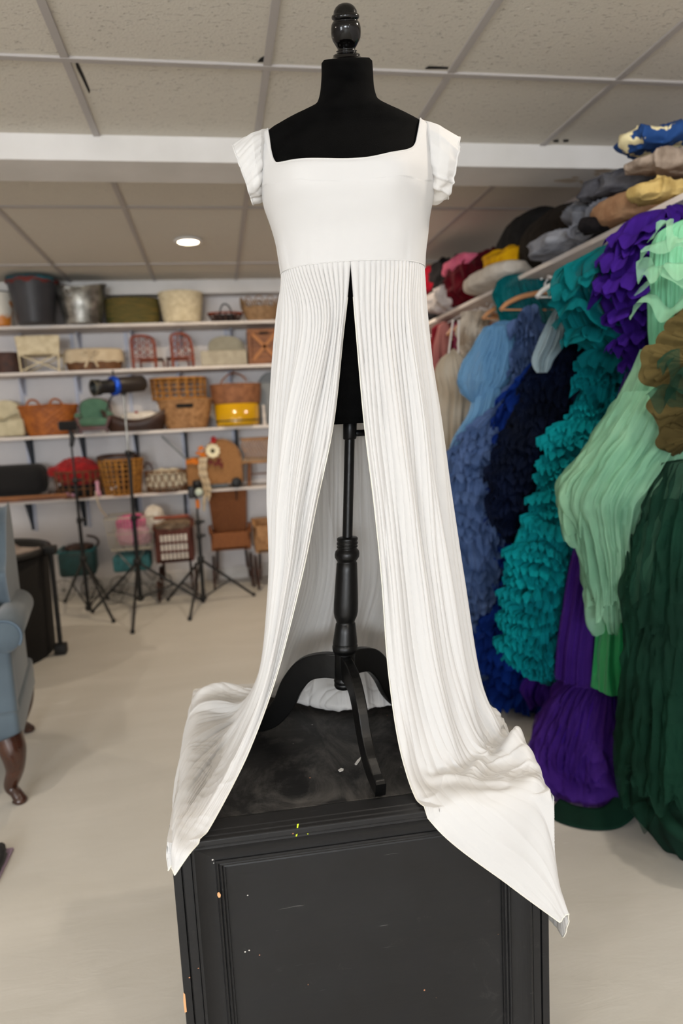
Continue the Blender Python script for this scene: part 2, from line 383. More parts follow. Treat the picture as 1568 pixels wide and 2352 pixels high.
# ------------------------------------------------------------------ black cabinet
CT = .615                                   # top of the cabinet
FL = np.array([-.12, 1.043]); FRp = np.array([.514, 1.022]); BLp = np.array([-.092, 1.662])
cabW = float(np.linalg.norm(FRp-FL)); cabD = .62
cang = math.atan2(FRp[1]-FL[1], FRp[0]-FL[0])
cax = np.array([math.cos(cang), math.sin(cang)]); cay = np.array([-math.sin(cang), math.cos(cang)])
def cab_local(P):
    q = P[..., :2]-FL; return q @ cax, q @ cay
def cabinet_material(nm='black_chalk_paint', dmax=.16, dlo=.60):
    m = bpy.data.materials.new(nm); m.use_nodes = True; nt = m.node_tree; N = nt.nodes; L = nt.links
    b = N['Principled BSDF']; tc = N.new('ShaderNodeTexCoord'); b.inputs['Specular IOR Level'].default_value = .3
    def noise(sc, det, st=None, dist=0., ro=.5):
        n = N.new('ShaderNodeTexNoise'); n.inputs['Scale'].default_value = sc; n.inputs['Detail'].default_value = det; n.inputs['Distortion'].default_value = dist; n.inputs['Roughness'].default_value = ro
        v = tc.outputs['Object']
        if st: mp = N.new('ShaderNodeMapping'); mp.inputs['Scale'].default_value = st; L.new(v, mp.inputs[0]); v = mp.outputs[0]
        L.new(v, n.inputs['Vector']); return n.outputs[0]
    def rng(s, a, b_, c=0., d=1.):
        r = N.new('ShaderNodeMapRange'); r.inputs[1].default_value = a; r.inputs[2].default_value = b_; r.inputs[3].default_value = c; r.inputs[4].default_value = d; L.new(s, r.inputs[0]); return r.outputs[0]
    def mix(f, a, b_):
        mx = N.new('ShaderNodeMix'); mx.data_type = 'RGBA'; L.new(f, mx.inputs[0])
        for i, v in ((6, a), (7, b_)):
            if isinstance(v, tuple): mx.inputs[i].default_value = (*srgb(v), 1)
            else: L.new(v, mx.inputs[i])
        return mx.outputs[2]
    base = mix(rng(noise(3, 4), .35, .7), (24, 24, 25), (30, 30, 31))
    # dusty grey rubs, long thin scratches, paint specks
    dust = rng(noise(9, 9, (1, .5, 1), 1.4, .75), dlo, .80, 0, dmax)
    base = mix(dust, base, (128, 124, 120))
    scr = rng(noise(14, 3, (.5, 6, 6), 0., .8), .70, .76, 0, .3)
    base = mix(scr, base, (130, 128, 126))
    vo = N.new('ShaderNodeTexVoronoi'); vo.inputs['Scale'].default_value = 55; L.new(tc.outputs['Object'], vo.inputs['Vector'])
    sp = rng(vo.outputs['Distance'], .055, .10, 1, 0)
    sel = rng(noise(23, 0), .70, .71); mu = N.new('ShaderNodeMath'); mu.operation = 'MULTIPLY'; L.new(sp, mu.inputs[0]); L.new(sel, mu.inputs[1])
    colr = mix(rng(noise(9, 0), .5, .52), (200, 196, 190), (190, 130, 95))
    base = mix(mu.outputs[0], base, colr)
    L.new(base, b.inputs['Base Color'])
    L.new(rng(noise(9, 5), .3, .7, .36, .56), b.inputs['Roughness'])
    bp = N.new('ShaderNodeBump'); bp.inputs['Strength'].default_value = .12; bp.inputs['Distance'].default_value = .004; L.new(noise(60, 4, (.25, 1, 1)), bp.inputs['Height']); L.new(bp.outputs[0], b.inputs['Normal'])
    return m
M_cab = cabinet_material(); M_cabtop = cabinet_material('dusty_black_paint', .62, .46)
cab = thing('wooden_cabinet', 'black painted low wooden cabinet with moulded front panel under the dress form', 'cabinet', (float(FL[0]), float(FL[1]), 0), cang)
# carcass stands 14 mm behind the moulded face; local x right, y back, z up
bevel(MB().box((cabW/2, cabD/2+.016, CT/2-.006), (cabW-.006, cabD-.034, CT-.024)).build('carcass', M_cab, cab, False), .002)
# top: centre board with a raised frame round it
t = MB().box((cabW/2, (cabD-.008)/2, CT-.0082), (cabW-.118, cabD-.110, .010))
bevel(t.build('top_board', M_cabtop, cab, False), .001)
fr = MB()
prof = [(.010, CT-.016), (.001, CT-.0145), (.000, CT-.0135), (.000, CT-.0055), (.0015, CT-.0040), (.009, CT-.0038), (.0105, CT-.0022), (.021, CT-.0018), (.0225, CT-.0006), (.050, CT-.0006), (.052, CT-.0024), (.057, CT-.0032), (.060, CT-.010), (.06, CT-.034)]
ring = []
for w, z in prof: ring.append([(w-.0, w-.008, z), (cabW-w, w-.008, z), (cabW-w, cabD-w, z), (w, cabD-w, z)])
P = np.array(ring)
# as flat shaded strips, four mitred sides
fr.grid(P, cu=True); o = fr.build('top_moulding', M_cab, cab, False); bevel(o, .0012, 2)
# front moulded frame (cove and beads) round a flat panel
prof = [(.000, .000), (.000, -.013), (.0012, -.014), (.0128, -.014), (.0135, -.007), (.0152, -.007), (.0158, -.0135), (.0168, -.0142), (.0295, -.0142), (.0305, -.0128), (.0315, -.0165), (.0335, -.0180), (.036, -.0182)]
for k in range(1, 12):
    a = k/11; prof.append((.036+.030*a, -.0182+.0135*(1-(1-a)**2.2)))
prof += [(.0668, -.0070), (.0690, -.0088), (.0712, -.0080), (.0722, -.0052), (.0745, -.0066), (.0768, -.0058), (.0785, -.0022), (.0815, -.0030), (.082, .006)]
zt_ = CT-.0142; FY = .0125; ring = []
for w, y in prof: tz = zt_-max(w-.0300, 0); ring.append([(w, y+FY, .0+w), (w, y+FY, tz), (cabW-w, y+FY, tz), (cabW-w, y+FY, .0+w)])
P = np.array(ring); fr = MB().grid(P, cu=True); o = fr.build('front_moulding', M_cab, cab, False)
pan = MB().box((cabW/2, .0075+FY, zt_/2), (cabW-.12, .012, zt_-.10)).build('front_panel', M_cab, cab, False)
# marks on it
M_neon = mat('neon_paint', (196, 214, 30), .5); M_chip = mat('bare_wood_chip', (214, 160, 112), .8); M_white = mat('white_scrap', (224, 222, 218), .8)
def mark(pts, m, nm, Y=None, Z=None, th=.0006):
    Q = [at(x, y, Y) if Y else atz(x, y, Z) for x, y in pts]; Q = np.array(Q)
    root = np.array([FL[0], FL[1], 0]); c, s = math.cos(-cang), math.sin(-cang)
    q = Q-root; q = np.stack([q[:, 0]*c-q[:, 1]*s, q[:, 0]*s+q[:, 1]*c, q[:, 2]], 1)
    o = MB().poly(q).build(nm, m, cab, False); solid(o, th); return o
mark([(682, 1893), (686, 1892), (684, 1903), (681, 1904)], M_neon, 'neon_paint_mark', Y=1.0300)
mark([(679, 1917), (683, 1915), (682, 1920), (679, 1922)], M_neon, 'neon_paint_mark', Y=1.0265)
mark([(705, 1915), (708, 1914), (707, 1917)], M_neon, 'neon_paint_mark', Y=1.0265)
mark([(499, 2051), (503, 2049), (507, 2055), (506, 2061), (502, 2062), (499, 2057)], M_chip, 'bare_wood_chip', Y=1.0400)
mark([(421, 2279), (425, 2284), (427, 2305), (429, 2324), (424, 2326), (421, 2300)], M_chip, 'bare_wood_chip', Y=1.0405)
mark([(814, 1755), (820, 1746), (829, 1738), (827, 1746), (819, 1757), (816, 1757)], M_white, 'torn_paper_scrap', Z=CT-.0015)
mark([(776, 1769), (783, 1764), (789, 1766), (788, 1770), (780, 1773)], M_white, 'torn_paper_scrap', Z=CT-.0015)

# ------------------------------------------------------------------ dress form
PHI = math.radians(10)
e1 = np.array([math.cos(PHI), -math.sin(PHI), 0]); e2 = np.array([math.sin(PHI), math.cos(PHI), 0])
FO = np.array([.245, 1.30, 0.])
def fl(x, y, d=0.):
    r = ray(x, y); k = ((FO+e2*d-O3) @ e2)/(r @ e2); return O3+r*k
def loc(P): q = np.asarray(P)-FO; return q @ e1, q @ e2, q[..., 2]
def wld(s, d, z): return FO+np.multiply.outer(s, e1)+np.multiply.outer(d, e2)+np.multiply.outer(z, np.array([0, 0, 1.]))
# silhouette rows (photo y, left x, right x, front depth, back depth)
ROWS = [(136, 743, 848, .046, .046), (141, 738, 854, .052, .052), (165, 738, 856, .053, .053), (200, 736, 858, .054, .054), (230, 731, 864, .057, .058), (247, 724, 872, .060, .062),
        (258, 712, 886, .063, .066), (268, 690, 905, .066, .072), (282, 655, 935, .070, .078), (294, 630, 958, .072, .082), (306, 610, 976, .076, .084), (322, 600, 986, .080, .086), (350, 598, 991, .092, .09),
        (400, 603, 992, .115, .09), (440, 607, 990, .128, .088), (470, 613, 987, .128, .086), (510, 627, 979, .118, .085), (560, 640, 974, .100, .083), (625, 651, 968, .086, .082),
        (680, 658, 962, .082, .081), (760, 656, 966, .086, .088), (860, 652, 974, .092, .096), (940, 656, 970, .092, .096), (963, 660, 966, .090, .094), (972, 668, 958, .084, .088)]
zr = []; sl = []; sr = []
for y, a, b, f, k in ROWS:
    A, B = loc(fl(a, y)), loc(fl(b, y)); m = loc(fl((a+b)/2, y)); zr.append(m[2]); sl.append(A[0]); sr.append(B[0])
zr = np.array(zr[::-1]); sc = (np.array(sl)+np.array(sr))[::-1]/2; sa = (np.array(sr)-np.array(sl))[::-1]/2
sf = np.array([r[3] for r in ROWS])[::-1]; sb = np.array([r[4] for r in ROWS])[::-1]
TAU = math.tan(math.radians(24)); ZN0, ZN1 = zr[-1]-.085, zr[-1]-.01
TAB = np.stack([sc, sa, sf, sb], 1)
def torso(th, z, off=0.):
    th = np.asarray(th, float); z = np.asarray(z, float); sh = z.shape
    Q = pchip(zr, TAB, np.clip(z.reshape(-1), zr[0], zr[-1])).reshape(sh+(4,))
    c, s = np.cos(th), np.sin(th)
    # flattish chest: slightly squared section
    pw = .86
    C = np.sign(c)*np.abs(c)**pw; S = np.sign(s)*np.abs(s)**pw
    dd = np.where(s < 0, Q[..., 2], Q[..., 3])
    # bust: two soft mounds
    zb1 = float(loc(fl(800, 455))[2]); bm = np.exp(-((z-zb1)/.052)**2)*.012
    two = np.exp(-((np.abs(c)-.48)/.26)**2)*(s < 0)*bm
    D_ = (dd+off+two)*S
    return wld(Q[..., 0]+(Q[..., 1]+off)*C, D_, z+D_*TAU*smoothstep(ZN0, ZN1, z))
M_vel = mat('black_velvet_cloth', (3, 3, 3), .95, (6, 6, 6), 40, bump=.25, bs=900, spec=.06)
M_lac = mat('black_lacquer', (5, 4, 4), .13, coat=.12, spec=.3)
M_satin = mat('black_satin_wood', (6, 6, 6), .36, spec=.35, bump=.04, bs=80)
M_metal = mat('dark_metal', (30, 30, 31), .35, metal=.7)
form = thing('dress_form', 'black velvet dress form on a turned black wooden tripod stand, wearing the white gown', 'dress form', tuple(atz(790, 1640, CT)))
zs = np.concatenate([np.linspace(zr[0], zr[-1], 130)]); th = np.linspace(0, 2*math.pi, 129)[:-1]
TH, ZZ = np.meshgrid(th, zs); b = MB(); P = torso(TH, ZZ); b.grid(P, cu=True); b.poly(P[0][::-1]); b.poly(P[-1])
b.build('torso', M_vel, form, loc='world')
# rim band at the bottom of the torso
zz = float(loc(fl(800, 966))[2]); tb = MB(); rr = np.array([torso(th, np.full_like(th, zz+q), o_) for q, o_ in ((-.006, -.006), (-.006, .001), (.001, .003), (.004, .0015))]); tb.grid(rr, cu=True)
tb.build('bottom_band', M_vel, form, loc='world')
# finial
def axis_c(y, x): return fl(x, y)
def turned(prof, x0f, name, m, parent=form, n=48):
    """prof: list of (photo y, half width px); x0f: axis x as function of y"""
    b = MB(); rows = []
    for y, hw in prof:
        C = fl(x0f(y), y); r = hw*scl(C); a = np.arange(n)/n*2*math.pi
        rows.append(C+np.outer(np.cos(a)*r, e1)+np.outer(np.sin(a)*r, e2))
    P = np.array(rows); b.grid(P, cu=True); b.poly(P[0]); b.poly(P[-1][::-1])
    return b.build(name, m, parent, loc='world')
_fp = [(4.5, .5), (5, 6), (8, 15), (14, 22), (22, 26.5), (28, 27.5), (29, 28), (31, 31), (34, 32), (37, 32), (40, 31), (42.5, 28), (43.5, 27.5), (46, 30), (52, 33), (60, 34.3), (70, 34.5), (80, 33.5), (88, 31), (95, 27), (102, 23), (106, 20.5), (109, 20.5), (110, 23), (112, 24.5), (114, 22), (116, 23), (117, 27), (120, 31), (124, 31), (125, 32), (127, 34), (128.5, 46), (130, 50), (133, 50), (135, 49)]
_tc = float((sc[-1])); C0 = wld(np.array(loc(fl(796, 134))[0]), np.array(0.), np.array(zr[-1]-.003)); AX = np.array([0, 0, math.cos(math.radians(24))])-e2*math.sin(math.radians(24)); kf = scl(C0)
AX = AX/np.linalg.norm(AX); V2 = np.cross(AX, e1); nn_ = 48; aa_ = np.arange(nn_)/nn_*2*math.pi; b = MB(); rows = []
sy_ = kf
for _ in range(20): sy_ *= (134-6.)/max(134-px(C0+AX*(129.5*sy_))[1], 1)
for y, hw in _fp:
    c_ = C0+AX*((134-y)*sy_); k_ = hw*scl(c_); rows.append(c_+np.outer(np.cos(aa_)*k_, e1)+np.outer(np.sin(aa_)*k_, V2))
P = np.array(rows); b.grid(P, cu=True); b.poly(P[0]); b.poly(P[-1][::-1]); b.build('finial', M_lac, form, loc='world')
pole_x = lambda y: 803.5-(y-975)*(13.5/600)
turned([(968, 15.5), (970, 16), (1006, 15.5), (1009, 14), (1009.5, 11)], pole_x, 'pole_collar', M_metal)
turned([(1005, 11.6), (1238, 11.6)], pole_x, 'pole', M_satin)
turned([(1233, 12), (1234, 22), (1236, 24), (1240, 24), (1243, 22.5), (1244, 22.5), (1246, 24.3), (1249, 24.3), (1251.5, 22.5), (1252.5, 22.5), (1254, 24), (1256.5, 24), (1258, 22), (1261, 23), (1265, 27), (1272, 28.5), (1279, 28), (1285, 24.5), (1289, 21.5), (1291, 22), (1293, 23.5),
        (1310, 24.5), (1350, 26.5), (1385, 28), (1405, 28), (1415, 26), (1423, 22.5), (1427, 21), (1430, 21), (1431.5, 22.5), (1450, 25), (1474, 28), (1477, 28.2), (1479, 27), (1480.5, 28), (1483, 29.2), (1489, 29), (1495, 27), (1498, 24), (1500, 24), (1552, 23), (1555, 21.5), (1557, 22.5), (1561, 24), (1565, 23), (1566, 22), (1568, 23), (1573, 23), (1578, 20), (1581, 14), (1582, 6)], pole_x, 'turned_column', M_satin)
# wing knob of the height screw
C = fl(818, 995); k = MB(); k.lathe([(.0065, 0), (.0065, .016), (.003, .016), (.003, .028), (.008, .028), (.008, .033)], C, 16, axis=e1)
k.box(C+e1*.032, (.003, .010, .026)); k.build('height_screw', M_metal, form, loc='world')
# three cabriole legs
base = atz(pole_x(1640), 1640, CT); bc = fl(pole_x(1530), 1530); bx, by = bc[0]-.002, bc[1]
cl = cr([(.012, .158), (.045, .158), (.082, .146), (.112, .112), (.135, .068), (.165, .036), (.200, .020), (.226, .0155)], 40)
wd = np.interp(np.linspace(0, 1, 40), [0, .2, .45, .7, .9, 1], [.052, .050, .047, .042, .032, .030])
def leg(ang):
    T = np.gradient(cl, axis=0); T /= np.linalg.norm(T, axis=1)[:, None]; Nn = np.stack([-T[:, 1], T[:, 0]], 1)
    up = cl+Nn*wd[:, None]/2; lo = cl-Nn*wd[:, None]/2; lo[:, 1] = np.maximum(lo[:, 1], .0005)
    up[-1] = (.232, .026); up[-2] = (.226, .031)
    d = np.array([math.cos(ang), math.sin(ang), 0]); n = np.array([-math.sin(ang), math.cos(ang), 0]); h = .0095
    rows = []
    for i in range(40):
        r = []
        for (q, sd) in ((up[i], -1), (up[i], 1), (lo[i], 1), (lo[i], -1)):
            r.append(np.array([bx, by, CT-.001])+d*q[0]+n*sd*h+np.array([0, 0, q[1]]))
        rows.append(r)
    P = np.array(rows); b = MB(); b.grid(P, cu=True); b.poly(P[0][::-1]); b.poly(P[-1])
    o = b.build('leg', M_satin, form, False, loc='world'); bevel(o, .0022, 2); return o
for a in (-86, 34, 154): leg(math.radians(a))
# square block where the legs join
bb = MB()
for y in (1500, 1555): pass
P0 = fl(pole_x(1505), 1505); P1 = fl(pole_x(1550), 1550)
# ------------------------------------------------------------------ white gown
def jersey():
    m = bpy.data.materials.new('white_jersey'); m.use_nodes = True; nt = m.node_tree; N = nt.nodes; L = nt.links
    b = N['Principled BSDF']; b.inputs['Base Color'].default_value = (*srgb((232, 231, 230)), 1); b.inputs['Roughness'].default_value = .85
    b.inputs['Sheen Weight'].default_value = .15; b.inputs['Specular IOR Level'].default_value = .2
    tc = N.new('ShaderNodeTexCoord'); n = N.new('ShaderNodeTexNoise'); n.inputs['Scale'].default_value = 900; L.new(tc.outputs['Object'], n.inputs['Vector'])
    bp = N.new('ShaderNodeBump'); bp.inputs['Strength'].default_value = .10; bp.inputs['Distance'].default_value = .001; L.new(n.outputs[0], bp.inputs['Height']); L.new(bp.outputs[0], b.inputs['Normal'])
    t = N.new('ShaderNodeBsdfTranslucent'); t.inputs[0].default_value = (*srgb((240, 237, 232)), 1)
    ms = N.new('ShaderNodeMixShader'); ms.inputs[0].default_value = .34; L.new(b.outputs[0], ms.inputs[1]); L.new(t.outputs[0], ms.inputs[2]); L.new(ms.outputs[0], N['Material Output'].inputs[0])
    return m
M_jer = jersey(); M_hem = mat('cream_overlock_thread', (224, 220, 208), .8)
gown = thing('maternity_gown', 'long white jersey gown with open front skirt draped over the dress form and cabinet', 'dress', tuple(atz(790, 1650, CT)))
# -- bodice: top edge runs along the neckline, round both shoulders and across the back
fr_ = cr([loc(fl(x, y, d)) for x, y, d in [(617, 301, 0), (618, 318, -.05), (622, 345, -.075), (628, 364, -.09), (640, 374, -.095), (680, 378, -.1), (740, 381, -.1), (800, 381, -.1), (860, 375, -.1), (910, 361, -.095), (940, 347, -.09), (953, 333, -.08), (957, 315, -.05), (961, 284, 0)]], 340)
bk_ = cr([loc(fl(x, y, d)) for x, y, d in [(961, 284, 0), (950, 300, .08), (900, 330, .1), (800, 345, .1), (700, 340, .1), (635, 318, .08), (617, 301, 0)]], 200)[1:-1]
def sec(z):
    Q = pchip(zr, TAB, np.clip(np.atleast_1d(z), zr[0], zr[-1])); return Q
tops = []; 
for side, A in ((-1, fr_), (1, bk_)):
    Q = sec(A[:, 2]); C = np.clip((A[:, 0]-Q[:, 0])/(Q[:, 1]+.003), -1, 1)
    C = np.sign(C)*np.abs(C)**(1/.86); t = np.arccos(C)*side
    if side < 0: t = -np.abs(t)
    tops.append(np.stack([t, A[:, 2]], 1))
top = np.concatenate(tops)                    # theta from -pi (left) to 0 (right) along the front, then 0..pi
thT = np.unwrap(np.concatenate([tops[0][:, 0], tops[1][:, 0]])); 
zT = top[:, 1]
nF, nB = len(tops[0]), len(tops[1])
thB = np.concatenate([np.linspace(-math.pi, 0, nF), np.linspace(0, math.pi, nB+2)[1:-1]])
thT[0] = -math.pi; thT[nF-1] = 0
def seam_z(th):                               # waist seam height
    return float(loc(fl(806, 625))[2])+.0*np.cos(th)
NV = 150; vv = np.linspace(0, 1, NV)[:, None]
zz = zT[None]*(1-vv)+seam_z(0)*vv; tt = thT[None]*(1-vv**.7)+thB[None]*vv**.7
off = .0035+.0012*np.minimum(vv*30, 1)+0*zz
P = torso(tt, zz, off)
# gathers just above the seam and soft creases at the bust
n = normals(P)
s_, d_, z_ = P @ e1, P @ e2, P[..., 2]
q = np.clip((vv-.62)/.38, 0, 1)
w = .0011*q*vnoise(tt*9+vnoise(tt*2, zz*7, 0, 3)*1.2, zz*7, 0, 1)*(np.sin(tt) < 0) + .0007*vnoise(tt*4, zz*30, 0, 8)
P = P+np.sign((n*(P-FO)).sum(-1))[..., None]*n*w[..., None]
b = MB(); b.grid(P, cu=True); o = b.build('bodice', M_jer, gown, loc='world'); solid(o, .0012)
# rolled neckline binding and waist seam
E0 = P[0]; nb = MB(); nb.tube(E0, .0017, 8, closed=True); nb.build('neckline_binding', M_jer, gown, loc='world')
sm_ = P[-1]; nb = MB(); nb.tube(sm_, .0013, 6, closed=True); nb.build('waist_seam', M_jer, gown, loc='world')

# -- cap sleeves: empty, slightly crumpled
def sleeve(cen, seed, m=M_jer):
    # cen: rows (top px, bottom px, half depth, depth offset) from armhole to hem
    rows = []; n = 160; a = np.linspace(0, 2*math.pi, n+1)[:-1]
    tp = cr([fl(r[0][0], r[0][1], r[3]) for r in cen], 60); bt = cr([fl(r[1][0], r[1][1], r[3]) for r in cen], 60)
    hd = np.interp(np.linspace(0, 1, 60), np.linspace(0, 1, len(cen)), [r[2] for r in cen])
    for i in range(60):
        c = (tp[i]+bt[i])/2; h = (tp[i]-bt[i])/2
        rows.append(c+np.outer(np.cos(a), h)+np.outer(np.sign(np.sin(a))*np.abs(np.sin(a))**.8*hd[i], -e2))
    P = np.array(rows); nn = normals(np.concatenate([P, P[:, :1]], 1))[:, :-1]
    v = np.linspace(0, 1, 60)[:, None]; A = a[None]
    lowy = (1-np.cos(A))/2
    cr_ = vnoise(A*3.2+v*2.2, v*2.2+np.cos(A)*2.0, 0, seed); fold = (1-np.abs(vnoise(np.sin(A)*3+seed, v*1.5+np.cos(A)*4, 0, seed+3)))**3
    w = (.0035*cr_+.0045*fold)*np.minimum(v*4, 1)*(.35+.9*lowy)
    P = P+nn*w[..., None]
    b = MB(); b.grid(P, cu=True); o = b.build('sleeve', m, gown, loc='world'); solid(o, .0012, 0)
    hb = MB(); hb.tube(P[-1], .0018, 8, closed=True); hb.build('sleeve_hem', M_jer, o)
    return o, P
sleeve([((621, 300), (617, 440), .036, .0), ((605, 305), (613, 452), .058, -.003), ((585, 314), (604, 458), .060, -.008), ((560, 327), (594, 463), .054, -.012), ((536, 339), (580, 466), .044, -.014)], 5)
sleeve([((961, 283), (983, 440), .036, .0), ((975, 286), (987, 452), .058, -.003), ((1000, 297), (996, 461), .060, -.008), ((1024, 311), (1012, 456), .054, -.012), ((1050, 323), (1029, 448), .040, -.014)], 9)

# -- skirt
th_slit = None
zS = seam_z(0)
def top_pt(theta_deg): return torso(np.array([math.radians(theta_deg)]), np.array([zS]), .005)[0]
def Pp(x, y, d): return fl(x, y, d)
def W(x, y, z): return np.array([x, y, z], float)
Tz = CT+.004
# angle of the slit at the waist
Q = sec(zS)[0]; s806 = loc(fl(806, 627, -.086))[0]
thS = -math.degrees(math.acos(np.sign((s806-Q[0])/Q[1])*abs((s806-Q[0])/Q[1])**(1/.86)))
def fdeg(u): return thS-360*u
G = {
 0.00: [Pp(806, 628, -.090), Pp(791, 740, -.112), Pp(766, 970, -.122), Pp(727, 1160, -.128), Pp(692, 1330, -.132), Pp(633, 1560, -.150), at(562, 1745, 1.120), atz(482, 1900, Tz+.004), at(434, 1962, 1.012), at(401, 2010, 1.012)],
 0.07: [None, Pp(748, 740, -.112), Pp(705, 970, -.124), Pp(675, 1160, -.130), Pp(655, 1330, -.132), Pp(612, 1560, -.146), at(540, 1740, 1.135), atz(455, 1890, Tz+.008), at(412, 1955, 1.014), at(399, 2004, 1.014)],
 0.15: [None, Pp(690, 740, -.085), Pp(655, 970, -.095), Pp(638, 1160, -.095), Pp(633, 1330, -.09), Pp(603, 1555, -.09), atz(520, 1720, Tz+.012), atz(428, 1860, Tz+.010), at(395, 1930, 1.036), at(394, 1990, 1.026)],
 0.25: [None, Pp(635, 740, -.005), Pp(622, 970, .0), Pp(619, 1160, .0), Pp(621, 1330, .01), Pp(602, 1540, .06), atz(545, 1640, Tz+.012), atz(440, 1710, Tz+.012), W(-.126, 1.25, CT-.02), W(-.128, 1.25, CT-.06)],
 0.34: [None, Pp(655, 740, .07), Pp(652, 970, .10), Pp(650, 1160, .13), Pp(650, 1330, .16), W(.070, 1.53, CT+.10), W(.010, 1.50, CT+.018), W(-.085, 1.50, CT+.022), W(-.118, 1.49, CT-.02), W(-.12, 1.49, CT-.07)],
 0.42: [None, Pp(710, 740, .10), Pp(712, 970, .135), Pp(716, 1160, .165), Pp(720, 1330, .20), W(.140, 1.56, CT+.12), W(.080, 1.545, CT+.03), W(-.03, 1.61, CT+.025), W(-.098, 1.655, CT-.01), W(-.10, 1.67, CT-.06)],
 0.50: [None, Pp(800, 740, .11), Pp(800, 970, .145), Pp(798, 1160, .175), Pp(795, 1330, .205), W(.240, 1.545, CT+.115), W(.225, 1.435, CT+.045), W(.225, 1.440, CT+.006), W(.23, 1.62, CT+.012), W(.23, 1.685, CT-.12)],
 0.58: [None, Pp(880, 740, .10), Pp(885, 970, .135), Pp(890, 1160, .165), Pp(900, 1330, .20), W(.340, 1.54, CT+.12), W(.325, 1.415, CT+.04), W(.33, 1.42, CT+.006), W(.36, 1.60, CT+.015), W(.37, 1.685, CT-.12)],
 0.66: [None, Pp(950, 740, .07), Pp(968, 970, .10), Pp(975, 1160, .13), Pp(988, 1330, .16), W(.470, 1.50, CT+.12), W(.475, 1.47, CT+.05), W(.505, 1.50, CT+.03), W(.55, 1.52, CT-.05), W(.56, 1.53, CT-.16)],
 0.75: [None, Pp(982, 740, -.005), Pp(1011, 970, .0), Pp(1031, 1160, .0), Pp(1053, 1330, .01), Pp(1092, 1560, .02), atz(1150, 1655, Tz+.03), W(.535, 1.30, CT+.010), W(.55, 1.29, CT-.08), W(.56, 1.28, CT-.2)],
 0.84: [None, Pp(955, 740, -.085), Pp(985, 970, -.095), Pp(1005, 1160, -.095), Pp(1030, 1330, -.09), Pp(1070, 1560, -.075), atz(1122, 1700, Tz+.015), atz(1215, 1745, Tz+.020), W(.535, 1.08, CT-.055), W(.545, 1.10, CT-.30)],
 0.89: [None, Pp(925, 740, -.105), Pp(950, 970, -.115), Pp(970, 1160, -.118), Pp(995, 1330, -.12), Pp(1032, 1560, -.115), atz(1095, 1745, Tz+.006), atz(1180, 1790, Tz+.006), at(1252, 1822, 1.026), W(*(at(1285, 2150, 1.04)+np.array([.004, 0, 0])))],
 0.95: [None, Pp(870, 740, -.115), Pp(890, 970, -.126), Pp(912, 1160, -.132), Pp(932, 1330, -.136), Pp(962, 1560, -.142), atz(1022, 1768, Tz+.010), atz(1090, 1840, Tz+.006), at(1232, 1962, .999), at(1300, 2100, .994)],
 1.00: [Pp(808, 628, -.090), Pp(816, 740, -.114), Pp(836, 970, -.124), Pp(859, 1160, -.130), Pp(876, 1330, -.134), Pp(894, 1560, -.150), at(927, 1755, 1.095), at(1000, 1900, 1.008), at(1170, 2034, .998), at(1284, 2118, .992)],
}
us = sorted(G); K = 10
for u in us:
    if G[u][0] is None: G[u][0] = top_pt(fdeg(u))
GP = np.array([[G[u][k] for u in us] for k in range(K)])        # K x nu x 3
NU, NVs = 1500, 460
ui = np.linspace(0, 1, NU); 
# rows along v first (curves through levels), then across u
nfin = []
for j in range(len(us)): nfin.append(cr(GP[:, j], NVs))
A = np.array(nfin)                                                # nu_g x NV x 3
S = pchip(np.array(us), A, ui).transpose(1, 0, 2)                 # NV x NU x 3
# top row follows the torso exactly
thr = np.radians(fdeg(ui)); tp = torso(thr, np.full(NU, zS), .0045)
v = np.linspace(0, 1, NVs)[:, None]; lev = v*(K-1)
bl = np.clip(1-lev/1.0, 0, 1)**2; S = S+bl[..., None]*(tp-S[0])[None]
U = ui[None]+0*v
nn = normals(S)
# pleats
def ridge(x, p=1.): return 1-np.abs(np.sin(math.pi*x))**p
wob = lambda sc, sd, a: a*vnoise(U*sc, lev*.22, 0, sd)
top_ = smoothstep(0, .25, lev)
fine = ridge(U*92+wob(9, 1, .9)*smoothstep(.5, 4, lev)+wob(40, 4, .5)*smoothstep(.6, 2.5, lev), .7)
med = ridge(U*34+wob(6, 2, 1.6)+wob(20, 12, .5), .9)
big = np.sin(2*math.pi*(U*15+wob(4, 3, .9)))
lod = vnoise(U*170, lev*.9, 0, 6)
a_f = np.interp(lev, [0, .12, .6, 1.5, 3, 5, 6, 7, 9], [.0024, .0048, .0050, .0044, .0034, .0026, .0018, .0009, .0005])
a_m = np.interp(lev, [0, .3, 1, 2, 3, 5, 5.8, 6.6, 7.4, 9], [0, .0015, .0060, .0100, .0125, .0125, .0090, .0040, .0016, .0010])
a_b = np.interp(lev, [0, .5, 1.5, 3, 5, 5.8, 6.6, 9], [0, .001, .005, .008, .008, .005, .002, .0010])
mod = .55+.45*vnoise(U*11, lev*.8, 0, 7)
edge = np.minimum(smoothstep(0, .012, U)+.15, smoothstep(0, .012, 1-U)+.15); edge = np.clip(edge, 0, 1)
disp = -(a_f*fine*(.5+.5*mod)+a_m*med*mod)+a_b*big*np.clip(edge, 0, 1)+lod*.0006*smoothstep(1, 3, lev)
